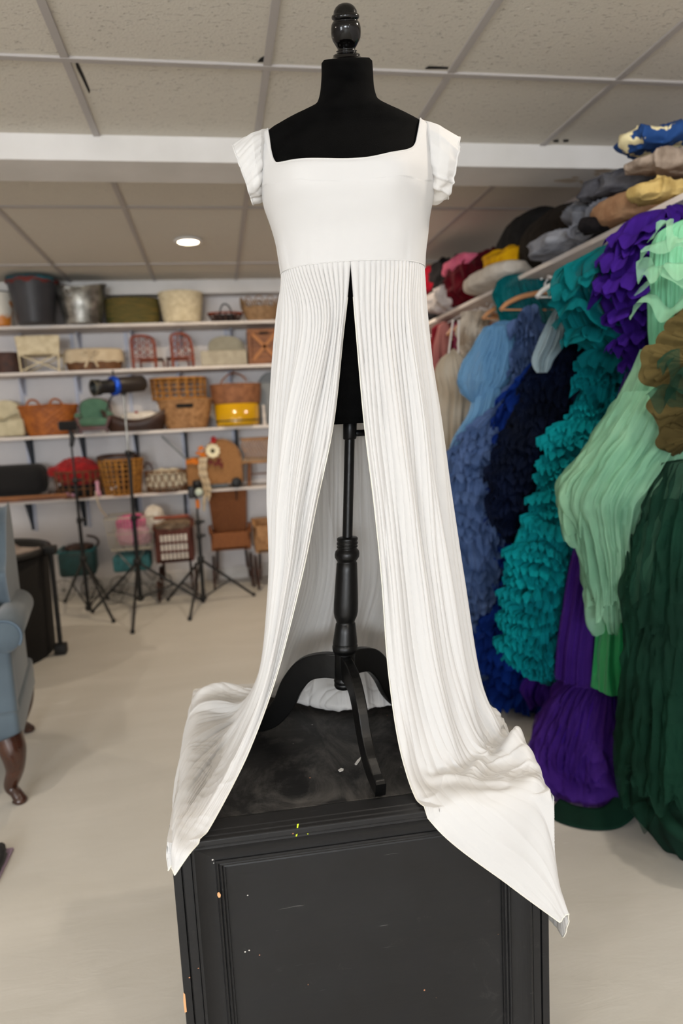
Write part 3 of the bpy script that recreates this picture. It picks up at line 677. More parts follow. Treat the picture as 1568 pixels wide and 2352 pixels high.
# cross wrinkles where the cloth has settled on the cabinet
disp = disp+.0035*(1-np.abs(vnoise(U*46, lev*.5, 0, 61)))**4*smoothstep(7., 7.8, lev)*(U > .8)
du = np.linalg.norm(np.gradient(S, axis=1), axis=-1)*NU
ks = np.clip(du/.75, .12, 1.)                                     # compressed cloth folds less deeply
disp = disp*(ks*smoothstep(4.6, 6, lev)+(1-smoothstep(4.6, 6, lev)))
settle = smoothstep(5.4, 6.2, lev)*(1-smoothstep(7.2, 8.0, lev))
X_, Y_ = S[..., 0], S[..., 1]
wr = (1-np.abs(vnoise(X_*22+vnoise(X_*7, Y_*7, 0, 31)*2, Y_*75+vnoise(X_*9, Y_*9, 0, 32)*3.0, 0, 33)))**2.2
bunch = vnoise(X_*16, Y_*20, 0, 35)
left_ = smoothstep(.25, .12, X_)*0+(X_ < .16)
disp = disp+settle*((.0020*wr+.0009*bunch)*left_+(.0045*wr+.0060*bunch)*(1-left_))*np.clip(edge*1.2-.15, 0, 1)
# the big soft fold that rises on the right where the drop meets the cabinet
def bump_at(px_, py_, rx, ry, h, ang=0.):
    c = atz(px_, py_, Tz); dx, dy = X_-c[0], Y_-c[1]; ca, sa = math.cos(ang), math.sin(ang)
    return h*np.exp(-((dx*ca+dy*sa)/rx)**2-((-dx*sa+dy*ca)/ry)**2)*smoothstep(5.3, 6., lev)
lift = bump_at(1185, 1735, .055, .018, .030, .5)+bump_at(1095, 1775, .040, .016, .024, .9)+bump_at(1205, 1755, .03, .03, .018)+bump_at(1020, 1800, .03, .012, .012, -.4)
lift = lift+bump_at(500, 1640, .05, .012, .016, .1)+bump_at(480, 1605, .06, .018, .018, 0)
# outward direction of the displacement: away from the form axis on the drop, up on the cabinet
sg = np.sign((nn*np.stack([X_-.245, Y_-1.32, 0*X_], -1)).sum(-1)); sg0 = np.where(np.median(sg[:200]) > 0, 1., -1.)
nn = nn*sg0
S = S+nn*disp[..., None]; S[..., 2] += lift
# edge ripple of the slit (soft wave in the overlocked edge)
# keep the cloth outside the cabinet
m_ = .0035
def clear_of_cabinet(S):
    lx, ly = cab_local(S); X_, Y_ = S[..., 0], S[..., 1]
    ctop = CT-.001+m_
    inside = (lx > -.004) & (lx < cabW+.004) & (ly > -.012) & (ly < cabD+.01) & (S[..., 2] < ctop)
    front = inside & (ly < .030) & (S[..., 2] < CT-.012); side = inside & ~front
    S[..., 2] = np.where(side, ctop+.0012*vnoise(X_*60, Y_*60, 0, 5), S[..., 2])
    needf = (lx > -.006) & (lx < cabW+.006) & (S[..., 2] < CT-.004) & (ly > -.014) & (ly < .05)
    push = np.where(needf, np.minimum(-.014-ly, 0), 0)
    S[..., 0] += push*cay[0]; S[..., 1] += push*cay[1]
    return S
S = clear_of_cabinet(S)
r0 = int(NVs*6.6/9); low = S[r0:].copy()
for it in range(14):
    q = low.copy(); q[1:-1] = .25*low[:-2]+.5*low[1:-1]+.25*low[2:]; q[0] = low[0]; low = q
kk = smoothstep(0, 40, np.arange(len(low)))[:, None, None]; S[r0:] = S[r0:]*(1-kk)+low*kk
S = clear_of_cabinet(S)
b = MB(); b.grid(S); sk = b.build('skirt', M_jer, gown, loc='world'); solid(sk, .0011, 0)
hm = MB()
for col in (0, -1): hm.tube(S[30:, col][::3], .0011, 6)
hm.tube(S[-1][::4], .0013, 6); hm.build('overlocked_hem', M_hem, gown, loc='world')
# ------------------------------------------------------------------ wall of shelves
W_tan = mat('wicker_tan', (176, 130, 84), .7, (140, 98, 58), 30, bump=.3)
W_brown = mat('wicker_brown', (122, 80, 44), .65, (88, 54, 28), 30, bump=.3)
W_dark = mat('wicker_dark', (74, 40, 26), .6, (50, 26, 18), 24, bump=.3)
W_orange = mat('wicker_orange', (172, 96, 28), .6, (138, 72, 18), 20, bump=.3)
W_gold = mat('wicker_gold', (178, 122, 44), .6, (140, 90, 28), 24, bump=.3)
W_red = mat('rattan_red', (150, 66, 28), .45, (116, 44, 18), 24)
W_cream = mat('wicker_cream', (222, 208, 176), .7, (200, 184, 150), 30, bump=.3)
W_grey = mat('linen_greige', (176, 168, 150), .85, (160, 152, 134), 20, bump=.2)
W_green = mat('seagrass_green', (112, 92, 40), .8, (70, 72, 30), 9, stretch=(1, 1, 9), bump=.3)
M_zinc = mat('galvanised_zinc', (176, 174, 168), .32, (108, 106, 100), 14, metal=.85, bump=.1, bs=12)
M_char = mat('charcoal_enamel', (58, 58, 62), .38, (46, 46, 50), 6)
M_redrim = mat('red_lining', (110, 40, 34), .8)
M_teal = mat('teal_cloth', (38, 96, 104), .85, (26, 70, 80), 12)
M_linen = mat('linen_cream', (214, 196, 166), .9, (196, 176, 146), 14)
M_wood = mat('aged_wood', (140, 88, 48), .6, (104, 60, 30), 7, stretch=(1, 1, 5))
M_wooddk = mat('dark_walnut', (66, 38, 24), .45, (44, 24, 15), 8)
M_blk = mat('black_plastic', (14, 14, 15), .5)
M_blkmat = mat('black_fabric', (16, 15, 16), .95, sheen=.1)
M_brk = mat('bracket_steel', (44, 54, 66), .5, metal=.3)
M_brkl = mat('track_pale', (176, 178, 190), .5, metal=.2)
M_greenv = mat('green_velvet', (82, 122, 98), .85, (66, 104, 82), 16, sheen=.3)
M_redf = mat('red_fluff', (176, 18, 18), .9, (130, 8, 12), 30, sheen=.3)
M_fluff = mat('white_fluff', (226, 218, 206), .95, (205, 195, 182), 20, sheen=.3)
M_yel = mat('yellow_enamel', (214, 164, 10), .18, (196, 146, 8), 6, coat=.5)
M_pink = mat('pink_knit', (228, 108, 160), .9, (206, 84, 140), 18)
M_lpink = mat('pale_pink_cloth', (226, 172, 190), .9, (210, 150, 172), 18)
M_org = mat('orange_petals', (214, 118, 24), .8)
M_petal = mat('cream_petals', (238, 226, 190), .8)
M_glassg = mat('pale_glass', (196, 206, 190), .1, coat=.5)
M_blue = mat('blue_ring', (20, 80, 200), .25, metal=.5)
M_greyc = mat('grey_quilt', (128, 132, 134), .85)

SH = []
YS0, YS1 = 5.38, YB
for y0 in (746, 850, 994.5, 1139): SH.append(float(at(300, y0, YS0)[2]))
SHY = [lambda x: 757-.0328*x, lambda x: 862-.0387*x, lambda x: 1007-.0403*x, lambda x: 1162-.0725*x]
SXR = float(at(700, 1000, YS0)[0])+.25
pos = ['topmost white wall shelf, with the buckets and tubs on it', 'second white wall shelf from the top, holding tiny rattan chairs', 'third white wall shelf from the top, with the yellow tin on it', 'lowest white wall shelf, holding the basket with a sunflower']
for i, z in enumerate(SH):
    t = thing('wall_shelf', pos[i], 'shelf', (-.6, YB, z))
    bevel(MB().box(((XL+.02+SXR)/2+.6, (YS0+YS1)/2-YB, 0), (SXR-XL-.04, YS1-YS0, .022)).build('board', M_board, t, False), .002)
    for x in ((70, 190, 312, 424, 541) if i > 1 else (52, 180, 302, 412, 528)):
        X = float(at(x, SHY[i](x), YB-.01)[0]); b = MB(); big = i > 1
        zz = .24 if big else .13; xx = .17 if big else .12
        # L shaped pressed bracket: tapering web and top flange
        b.box((X+.6, -xx/2, -.015), (.022, xx, .006))
        w = .0035; V = []
        for sx in (-w, w):
            V += [(X+.6+sx, -.0, -.012), (X+.6+sx, -xx, -.012), (X+.6+sx, -xx, -.022), (X+.6+sx, -.022, -zz), (X+.6+sx, 0, -zz)]
        b.raw(V, [(0, 1, 2, 3, 4), (9, 8, 7, 6, 5)]+[(k, k+5, (k+1) % 5+5, (k+1) % 5) for k in range(5)])
        b.box((X+.6, -.006, -zz/2-.01), (.026, .008, zz))
        b.build('bracket', M_brk if big else M_brkl, t, False)
for j, x in enumerate((60, 186, 308, 419, 535)):
    X = float(at(x, 1000, YB-.01)[0]); z0 = SH[3]-.26; z1 = SH[0]+.02
    o = MB().box((0, 0, (z1-z0)/2), (.024, .012, z1-z0)).build('shelf_track', M_brkl, None, False); o.location = (X, YB-.006, z0)
    tag(o, ['slotted white shelf upright on the wall, leftmost one', 'slotted shelf upright on the wall behind the red stuffed basket', 'slotted shelf upright on the wall behind the spotlight stand', 'slotted shelf upright on the wall behind the stacked openwork basket', 'slotted shelf upright on the wall above the yellow tin tub'][j], 'shelf upright', 'shelf uprights on the back wall')
def spot(x, s, Y=5.52, dz=0.):
    y = SHY[s](x)-4; P = at(x, y, Y); return np.array([P[0], Y, SH[s]+.0125+dz]), scl(P)

def weave(P, ns, amp):
    nv, nu = P.shape[:2]; c = P.mean(axis=1, keepdims=True)
    k = np.arange(nv)[:, None]; a = np.arange(nu)[None]/nu*2*math.pi
    d = P-c; d[..., 2] = 0; L_ = np.linalg.norm(d, axis=-1, keepdims=True)+1e-9
    w = amp*(np.cos(a*ns+(k//2 % 2)*math.pi)*.6+(k % 2)*.9); w = np.where((k == 0) | (k == nv-1), 0, w)
    return P+d/L_*w[..., None]
def oval(wt, wb, h, dr=.7, rows=24, n=128, bulge=0.): 
    pr = []
    for k in range(rows+1):
        t = k/rows; r = wb/2+(wt-wb)/2*t**.8+bulge*math.sin(t*math.pi); pr.append((r, h*t))
    return pr
def wicker_basket(t, wt, wb, h, m, dr=.7, rim=.007, bulge=0., name='basket_body', rows=22, ns=22, wall=True):
    pr = oval(wt, wb, h, dr, rows, bulge=bulge); b = MB()
    a = np.arange(ns*6)/(ns*6)*2*math.pi
    P = np.array([[(r*math.cos(x), r*math.sin(x)*dr, z) for x in a] for r, z in pr]); Q = weave(P, ns, min(.004, h*.02)+.0015)
    b.grid(Q, cu=True); b.poly(Q[0][::-1])
    I = P[::-1]*np.array([.95, .95, 1])+np.array([0, 0, 0.004]); b.grid(I, cu=True); b.poly(I[-1])
    o = b.build(name, m, t)
    # braided rim
    k = 120; aa = np.arange(k)/k*2*math.pi; rr = wt/2
    rb = MB()
    for ph in (0, math.pi):
        tw = aa*18+ph
        rb.tube(np.stack([(rr+rim*.6*np.cos(tw))*np.cos(aa), (rr+rim*.6*np.cos(tw))*np.sin(aa)*dr, h+rim*.5*np.sin(tw)], 1), rim*.75, 6, closed=True)
    rb.build('braided_rim', m, t)
    return o
def hoop(pts, r, m, t, name='handle', n=30): return MB().tube(cr(pts, n), r, 8).build(name, m, t)
def open_basket(t, wt, wb, h, m, dr=.7, nst=22, rings=(0, .25, .5, .75, 1), r=.004, rr=.006, cross=False):
    b = MB(); aa = np.arange(64)/64*2*math.pi
    R_ = lambda q: (wb+(wt-wb)*q)/2
    for i in range(nst):
        a = i/nst*2*math.pi
        if cross:
            for s in (1, -1):
                pts = [(R_(q)*math.cos(a+s*q*.5), R_(q)*math.sin(a+s*q*.5)*dr, h*q) for q in np.linspace(0, 1, 8)]; b.tube(pts, r, 5)
        else:
            for da in (-.03, .03): b.tube([(R_(q)*math.cos(a+da), R_(q)*math.sin(a+da)*dr, h*q) for q in (0, .5, 1)], r, 5)
    b.build('stakes', m, t)
    b = MB()
    for q in rings:
        k = rr if q in (0, 1) else r
        b.tube(np.stack([R_(q)*np.cos(aa), R_(q)*np.sin(aa)*dr, aa*0+h*q], 1), k, 6, closed=True)
    b.poly(np.stack([R_(0)*np.cos(aa), R_(0)*np.sin(aa)*dr, aa*0+.003], 1))
    return b.build('rings', m, t)
def blob(c, d, m, seed=1, name='cloth', parent=None, amp=.18, f=3., n=64, flat=True, power=.75):
    u = np.linspace(0, 2*math.pi, n+1)[:-1]; v = np.linspace(-math.pi/2, math.pi/2, n//2)
    U, V = np.meshgrid(u, v); sg = lambda x, p: np.sign(x)*np.abs(x)**p
    x = sg(np.cos(V), power)*sg(np.cos(U), power); y = sg(np.cos(V), power)*sg(np.sin(U), power); z = sg(np.sin(V), power)
    fold = (1-np.abs(vnoise(x*f, y*f, z*f*1.6, seed)))**2*.6+.6*vnoise(x*f*2.2, y*f*2.2, z*f*3, seed+5)
    k = 1+amp*fold; P = np.stack([x*k*d[0]/2, y*k*d[1]/2, z*k*d[2]/2], -1)
    if flat: P[..., 2] = np.maximum(P[..., 2], -d[2]/2*.86)
    P[..., 2] -= P[..., 2].min(); P = P+np.array(c)
    return MB().grid(P, cu=True).build(name, m, parent)

# ---- top shelf
p, k = spot(8, 0, 5.42); t = thing('painted_tin_bucket', 'white tin pail painted with orange and yellow flowers, cut by the left edge', 'bucket', p)
hh = 75*k; b = MB(); b.lathe([(.001, .002), (.068, 0), (.072, .01), (.085, hh-.01), (.09, hh), (.086, hh), (.083, hh-.01), (.07, .012), (.001, .012)], n=48); b.build('pail', mat('tin_white', (214, 208, 196), .35, (196, 120, 40), 7, lo=.52, hi=.58), t)
MB().tube(np.stack([.089*np.cos(np.linspace(0, 6.2, 50)), .089*np.sin(np.linspace(0, 6.2, 50)), np.full(50, hh)], 1), .004, 6, closed=True).build('dark_rim', M_blk, t)
p, k = spot(85, 0, 5.37); t = thing('charcoal_bucket', 'large charcoal metal bucket with a dark red lining on the top shelf', 'bucket', p)
h = 97*k; rt, rb = 55*k, 38*k
MB().lathe([(.001, .0), (rb, 0), (rb+.003, .008), (rt-.004, h-.02), (rt, h-.012), (rt+.004, h-.008), (rt+.004, h), (rt-.003, h), (rt-.008, h-.02), (rb-.004, .01), (.001, .01)], n=64).build('bucket_body', M_char, t)
MB().lathe([(rt-.006, h-.03), (rt+.001, h+.002), (rt+.006, h+.002), (rt+.0065, h-.014), (rt+.003, h-.018)], n=64, fn=lambda P, a: P+np.stack([0*P[..., 0], 0*P[..., 0], .004*np.sin(a*9)[None]*np.ones((len(P), 1))], -1)).build('red_lining', M_redrim, t)
blob((0, 0, h-.03), (rt*1.85, rt*1.85, .05), M_teal, 3, 'teal_cloth_inside', t, flat=False)
p, k = spot(192, 0, 5.42); t = thing('galvanised_tub', 'galvanised metal tub with a ring handle, beside the charcoal bucket', 'tub', p)
h = 84*k; rt, rb = 58*k, 39*k
MB().lathe([(.001, .0), (rb, 0), (rb+.003, .008), (rb+(rt-rb)*.5, h*.5), (rt-.002, h-.012), (rt+.004, h-.006), (rt+.002, h), (rt-.004, h-.004), (rb-.004, .01), (.001, .01)], n=64, sy=.8, fn=lambda P, a: P+np.stack([0*P[..., 0], 0*P[..., 0], (-.018*np.cos(2*a)[None]*(P[..., 2]/h)**3)*-1], -1)).build('tub_body', M_zinc, t)
aa = np.linspace(0, 2*math.pi, 30)[:-1]; cx_ = -18*k
MB().tube(np.stack([cx_+.03*np.cos(aa), np.full(29, -rt*.8*.93)-.006, h*.80+.03*np.sin(aa)], 1), .005, 6, closed=True).build('ring_handle', M_zinc, t)
MB().box((cx_, -rt*.74, h*.90), (.03, .012, .02)).build('handle_lug', M_zinc, t)
p, k = spot(307, 0, 5.50); t = thing('seagrass_basket', 'green and brown striped seagrass basket on the top shelf', 'basket', p)
wicker_basket(t, 116*k, 112*k, 56*k, W_green, .6, .006, .006)
p, k = spot(419, 0, 5.46); t = thing('cream_drum_basket', 'cream ribbed fabric drum wider at the top, on the top shelf', 'basket', p)
h = 66*k; wicker_basket(t, 98*k, 78*k, h, W_cream, .85, .004, .0, rows=40, ns=30)
MB().lathe([(.001, h+.004), (49*k*.96, h-.004)], n=48, sy=.85).build('lid', W_cream, t)
p, k = spot(518, 0, 5.50); t = thing('trinket_basket', 'small rust and black boat shaped basket with a dark loop handle', 'basket', p)
h = 21*k; open_basket(t, 78*k, 56*k, h, W_dark, .5, 16, (0, .5, 1), .004, .007)
MB().tube(np.stack([39*k*np.cos(aa), 20*k*np.sin(aa), h+0*aa], 1), .008, 6, closed=True).build('rust_rim', W_red, t)
hoop([(-11*k, -20*k, h*.6), (-11*k, -20*k, h*1.2), (-6*k, -20*k, h*1.75), (2*k, -20*k, h*1.85), (9*k, -20*k, h*1.6), (13*k, -20*k, h*1.1), (13*k, -20*k, h*.3)], .006, M_blk, t)
blob((0, 0, .005), (50*k, 22*k, h*.8), M_blkmat, 7, 'dark_filling', t)
p, k = spot(602, 0, 5.50); t = thing('scalloped_basket', 'natural wicker basket with a scalloped looped edge, partly behind the gown', 'basket', p)
h = 32*k; wicker_basket(t, 92*k, 60*k, h, mat('wicker_natural', (158, 124, 88), .75, (128, 98, 66), 30, bump=.3), .6, .004)
b = MB()
for i in range(11):
    a0 = i/11*2*math.pi
    for s in (1, .6):
        pts = [((46*k)*(1+.04*math.sin(q))*math.cos(a0+s*.28*math.cos(q)), 46*k*.6*math.sin(a0+s*.28*math.cos(q)), h+max(0, math.sin(q))*22*k*s) for q in np.linspace(0, math.pi, 14)]; b.tube(pts, .0045, 5)
b.build('looped_edge', bpy.data.materials['wicker_natural'], t)

# ---- second shelf
p, k = spot(20, 1, 5.50); t = thing('brown_wicker_basket', 'dark red brown wicker basket at the left end of the second shelf', 'basket', p)
wicker_basket(t, 66*k, 60*k, 45*k, W_dark, .7)
p, k = spot(99, 1, 5.48); t = thing('wicker_bench', 'cream wicker doll bench with crossed legs on the second shelf', 'bench', p)
Wd, H = 92*k, 80*k; D = .16
for sy in (-1, 1):
    b = MB()
    for sx in (-1, 1): b.tube([(sx*Wd*.44, sy*D/2, 0), (sx*Wd*.46, sy*D/2, H*.5), (sx*Wd*.5, sy*D/2, H*(.98 if sy < 0 else .55))], .007, 7)
    b.tube([(-Wd*.42, sy*D/2, .01), (Wd*.44, sy*D/2, H*.48)], .006, 6); b.tube([(Wd*.42, sy*D/2, .01), (-Wd*.44, sy*D/2, H*.48)], .006, 6)
    b.tube([(-Wd*.46, sy*D/2, H*.5), (Wd*.46, sy*D/2, H*.5)], .007, 6)
    if sy < 0: b.tube([(-Wd*.5, -D/2, H*.97), (Wd*.5, -D/2, H*.97)], .009, 7)
    b.build('leg_frame', W_cream, t)
def woven(t, x0, x1, y, z0, z1, m, name='woven_panel', th=.01, lean=0.):
    nx = int((x1-x0)/.005)+2; nz = int((z1-z0)/.004)+2; X, Z = np.meshgrid(np.linspace(x0, x1, nx), np.linspace(z0, z1, nz))
    i, j = np.meshgrid(np.arange(nx), np.arange(nz)); Yv = y+.0016*np.cos(i*math.pi/2+(j//2 % 2)*math.pi)+lean*(Z-z0)
    o = MB().grid(np.stack([X, Yv, Z], -1)).build(name, m, t); solid(o, th); return o
woven(t, -Wd*.47, Wd*.47, -D/2, H*.52, H*.97, W_cream, 'backrest')
MB().rbox((0, 0, H*.5), (Wd*.9, D*.98, .012), .005).build('seat', W_cream, t)
blob((Wd*.62, .05, 0), (.10, .10, H*.35), mat('white_cord', (196, 192, 184), .9), 9, 'white_bundle', t) if False else None
p, k = spot(218, 1, 5.50); t = thing('lined_wicker_basket', 'oval brown wicker basket with a linen liner tied in a bow', 'basket', p)
h = 38*k; wicker_basket(t, 124*k, 112*k, h, W_brown, .55, .005, .004)
n = 90; aa2 = np.arange(n)/n*2*math.pi; rows = []
for q, o_ in ((-.45, .010), (-.2, .014), (.05, .010), (.30, .005), (.36, -.008), (.1, -.014)):
    rows.append(np.stack([(62*k+o_)*np.cos(aa2), (62*k*.55+o_)*np.sin(aa2), h*(1+q)+.004*np.sin(aa2*14)*(q < 0)-.01+0*aa2], 1))
MB().grid(np.array(rows), cu=True).build('linen_liner', M_linen, t)
b = MB(); y_ = -62*k*.55-.018
for s in (-1, 1):
    b.tube(cr([(0, y_, h*.95), (s*.03, y_-.01, h*1.12), (s*.055, y_, h*1.0), (s*.03, y_-.006, h*.86), (0, y_, h*.95)], 20), .008, 6)
    b.tube(cr([(0, y_, h*.95), (s*.02, y_-.004, h*.6), (s*.045, y_, h*.15)], 12), [.007]*6+[.009]*6, 6)
b.lathe([(.001, -.01), (.01, 0), (.001, .01)], (0, y_-.004, h*.95), 10); b.build('ribbon_bow', M_linen, t)
def rattan_chair(x, label, mirror, w, h):
    p, k = spot(x, 1, 5.48); t = thing('rattan_doll_chair', label, 'doll chair', p); w *= k; h *= k; s = mirror
    b = MB(); sw = w*.38
    # back: arched frame turned towards the camera, seat to the side
    arch = cr([(-sw, 0, 0), (-sw*1.02, 0, h*.55), (-sw*.95, 0, h*.93), (0, .01, h*1.0), (sw*.75 if s < 0 else sw*.9, 0, h*.86), (sw*1.02, 0, h*.45), (sw, 0, 0)], 50)
    b.tube(arch, .008, 8); b.tube(arch*np.array([.86, 1, .95])+np.array([0, .004, 0]), .004, 6)
    b.tube([(-sw, 0, h*.30), (sw, 0, h*.30)], .007, 7); b.tube([(-sw, 0, h*.22), (sw, 0, h*.22)], .005, 7)
    for q in (-.33, .33): b.tube([(sw*q, 0, h*.3), (sw*q, .004, h*.93)], .005, 6)
    b.build('back_frame', W_red, t)
    b = MB()
    for q in (-.66, 0, .66):
        for dx in (-1, 1):
            b.tube(cr([(sw*q-dx*sw*.22, 0, h*.34), (sw*q+dx*sw*.22, .004, h*.5), (sw*q-dx*sw*.2, 0, h*.68), (sw*q+dx*sw*.16, 0, h*.84)], 16), .0035, 5)
    b.build('back_scrolls', W_red, t)
    zc = h*.30; sd = .13; o = MB().rbox((s*sw*.55, -.0+sd/2+.01, zc), (sw*2.1, sd, .014), .006).build('seat', W_dark, t)
    for qx in (-1, 1):
        MB().tube(cr([(s*sw*.55+qx*sw, sd, 0), (s*sw*.55+qx*sw*1.02, sd, zc*.5), (s*sw*.55+qx*sw*.95, sd, zc)], 8), .007, 7).build('leg', W_red, t)
    return t
rattan_chair(333, 'red brown rattan doll chair with a sloping arched back, left of the pair', 1, 68, 76)
rattan_chair(421, 'upright red brown rattan doll chair with scrolled back, right of the pair', -1, 62, 78)
p, k = spot(515, 1, 5.50); t = thing('linen_doll_sofa', 'greige linen doll sofa with a rounded back on the second shelf', 'doll sofa', p)
MB().rbox((0, 0, 17*k), (104*k, .17, 34*k), .012).build('base', W_grey, t)
n = 24; V = [(-40*k, 34*k*.9)]+[(-40*k+80*k*(1-math.cos(a))/2, 34*k+34*k*math.sin(a)**.55) for a in np.linspace(.01, math.pi-.01, n)]+[(40*k, 34*k*.9)]
b = MB(); b.raw([(x+6*k, -.02, z) for x, z in V]+[(x+6*k, .075, z) for x, z in V], [tuple(range(len(V)))[::-1], tuple(range(len(V), 2*len(V)))]+[(i, i+1, i+1+len(V), i+len(V)) for i in range(len(V)-1)])
bevel(b.build('rounded_back', mat('linen_greygreen', (150, 146, 130), .85, (138, 134, 118), 18), t, False), .006)
p, k = spot(608, 1, 5.50); t = thing('wooden_crate', 'brown wooden crate with a crossed front beside the gown', 'crate', p)
Wd, H = 74*k, 78*k; b = MB(); b.box((0, 0, H/2), (Wd, .16, H-.004)); b.build('box', M_wood, t, False)
b = MB()
for x in (-1, 1): b.box((x*(Wd/2-.014), -.09, H/2), (.032, .022, H))
for z in (.016, H-.016): b.box((0, -.088, z), (Wd-.04, .018, .032))
bevel(b.build('frame', M_wood, t, False), .003)
for s in (-1, 1):
    L_ = math.hypot(Wd-.06, H-.06); MB().box((0, -.087, H/2), (L_, .012, .026), ry=s*math.atan2(H-.06, Wd-.06)).build('cross_brace', mat('amber_wood', (164, 104, 50), .55), t, False)
MB().box((0, -.1, H*.88), (.07, .01, .014)).build('hand_slot', M_dark, t, False)

# ---- third shelf
p, k = spot(18, 2, 5.50); t = thing('ivory_doll_chair', 'ivory carved doll armchair at the left end of the third shelf', 'doll chair', p)
MB().rbox((0, 0, 22*k), (88*k, .18, 40*k), .02).build('seat_base', mat('ivory_cloth', (204, 194, 164), .85, (184, 174, 144), 16), t)
n = 20; V = [(-34*k, 36*k)]+[(-34*k*math.cos(a), 55*k+30*k*math.sin(a)**.8) for a in np.linspace(0, math.pi, n)]+[(34*k, 36*k)]
b = MB(); b.raw([(x, .0, z) for x, z in V]+[(x, .07, z) for x, z in V], [tuple(range(len(V)))[::-1], tuple(range(len(V), 2*len(V)))]+[(i, i+1, i+1+len(V), i+len(V)) for i in range(len(V)-1)]); bevel(b.build('backrest', bpy.data.materials['ivory_cloth'], t, False), .012, 3)
hoop([(-30*k, -.10, 34*k), (-15*k, -.11, 44*k), (0, -.10, 38*k), (18*k, -.11, 46*k), (34*k, -.10, 52*k)], .006, mat('ivory_carving', (150, 142, 116), .7), t, 'carved_trim')
p, k = spot(117, 2, 5.47); t = thing('orange_wicker_basket', 'orange brown wicker basket with a looped top handle on the third shelf', 'basket', p)
h = 66*k; wicker_basket(t, 126*k, 88*k, h, W_orange, .62, .009)
for x in (-24, 24): hoop([((x-15)*k, -62*k*.5, h-.002), ((x-9)*k, -62*k*.55, h+10*k), (x*k, -62*k*.58, h+14*k), ((x+9)*k, -62*k*.55, h+10*k), ((x+15)*k, -62*k*.5, h-.002)], .008, W_orange, t)
blob((12*k, .02, h-.03), (70*k, .14, .05), M_redrim, 4, 'dark_red_cloth', t)
p, k = spot(222, 2, 5.46); t = thing('green_doll_armchair', 'mini armchair in green velvet with mauve wooden frame', 'doll chair', p)
n = 26; H = 84*k; w = 34*k
V = [(-w*.85, 30*k)]+[(-w*1.0*math.cos(a)*(1 if abs(math.cos(a)) < .9 else .95), H*.60+H*.34*math.sin(a)**.75) for a in np.linspace(0, math.pi, n)]+[(w*.85, 30*k)]
def slab(V, y0, y1, name, m, bev, tt):
    b = MB(); b.raw([(x, y0, z) for x, z in V]+[(x, y1, z) for x, z in V], [tuple(range(len(V)))[::-1], tuple(range(len(V), 2*len(V)))]+[(i, (i+1) % len(V), (i+1) % len(V)+len(V), i+len(V)) for i in range(len(V))]); o = b.build(name, m, tt, False); bevel(o, bev, 3); return o
slab([(x*1.1, z*1.03) for x, z in V], .03, .06, 'back_frame', mat('mauve_wood', (96, 66, 66), .5), .006, t); slab(V, -.012, .04, 'back_cushion', M_greenv, .012, t)
MB().rbox((0, -.05, 24*k), (62*k, .13, 18*k), .016).build('seat_cushion', M_greenv, t)
for s in (-1, 1):
    MB().rbox((s*w*1.02, -.03, 40*k), (12*k, .12, 12*k), .014).build('arm_pad', M_greenv, t)
    MB().tube(cr([(s*w*1.06, -.09, 36*k), (s*w*.9, -.10, 22*k), (s*w*.8, -.11, 10*k), (s*w*.86, -.11, 0)], 14), [.014]*7+[.010]*7, 8).build('leg', bpy.data.materials['mauve_wood'], t)
MB().rbox((0, -.11, 11*k), (60*k, .02, 10*k), .006).build('seat_rail', bpy.data.materials['mauve_wood'], t)
p, k = spot(314, 2, 5.44); t = thing('dark_wooden_trough', 'dark brown wooden trough holding white fluff, behind the spotlight stand', 'trough', p)
rows = []; n = 40; aa3 = np.arange(n)/n*2*math.pi
for q, f_ in ((0, .78), (.4, .88), (1, 1.0), (1.0, .95), (.5, .83)):
    rows.append(np.stack([76*k*f_*np.cos(aa3), 30*k*f_*np.sin(aa3)+0*aa3, (26*k+26*k*(np.cos(aa3)**2))*q*1.0+(.002 if q == 0 else 0)+0*aa3], 1))
b = MB(); P = np.array(rows); b.grid(P, cu=True); b.poly(P[0][::-1]); b.poly(P[-1]); b.build('trough', M_wooddk, t)
blob((14*k, .0, 14*k), (88*k, .12, 30*k), M_fluff, 11, 'white_fluff', t)
MB().lathe([(.001, -.012), (.014, 0), (.001, .012)], (4*k, -.05, 42*k), 12).build('red_ball', M_redf, t)
p, k = spot(430, 2, 5.47); t = thing('tan_wicker_basket', 'tan wicker basket with a slot handle, lower of the two stacked', 'basket', p)
h = 64*k; wicker_basket(t, 122*k, 84*k, h, W_tan, .62, .009)
MB().rbox((0, -61*k*.60, h*.80), (38*k, .02, 9*k), .008).build('slot_handle', M_dark, t)
p2 = p+np.array([-12*k, .02, h+.016]); t = thing('openwork_basket', 'openwork rattan basket stacked on top of the tan wicker one', 'basket', p2)
open_basket(t, 124*k, 118*k, 44*k, W_gold, .55, 20, (0, .3, .55, .8, 1), .0045, .010)
p, k = spot(547, 2, 5.47); t = thing('yellow_tin_tub', 'glossy yellow enamel tin tub with a dark band on the third shelf', 'tub', p)
h = 50*k; r = 51*k; MB().lathe([(.001, 0), (r*.95, 0), (r*.97, h*.2), (r*.97, h*.22), (r*1.0, h), (r*.96, h), (.001, h-.004)], n=64, sy=.8).build('tub_body', M_yel, t)
MB().lathe([(r*.985, h*.22), (r*.99, h*.25), (r*.985, h*.28)], n=64, sy=.8, caps=False).build('dark_band', M_blk, t)
t = thing('round_wicker_basket', 'round brown wicker basket with a hoop handle sitting on the yellow tin', 'basket', p+np.array([0, 0, h+.002]))
h2 = 42*k; wicker_basket(t, 112*k, 104*k, h2, mat('wicker_rust', (150, 98, 62), .7, (120, 74, 44), 26, bump=.3), .75, .007, .004)
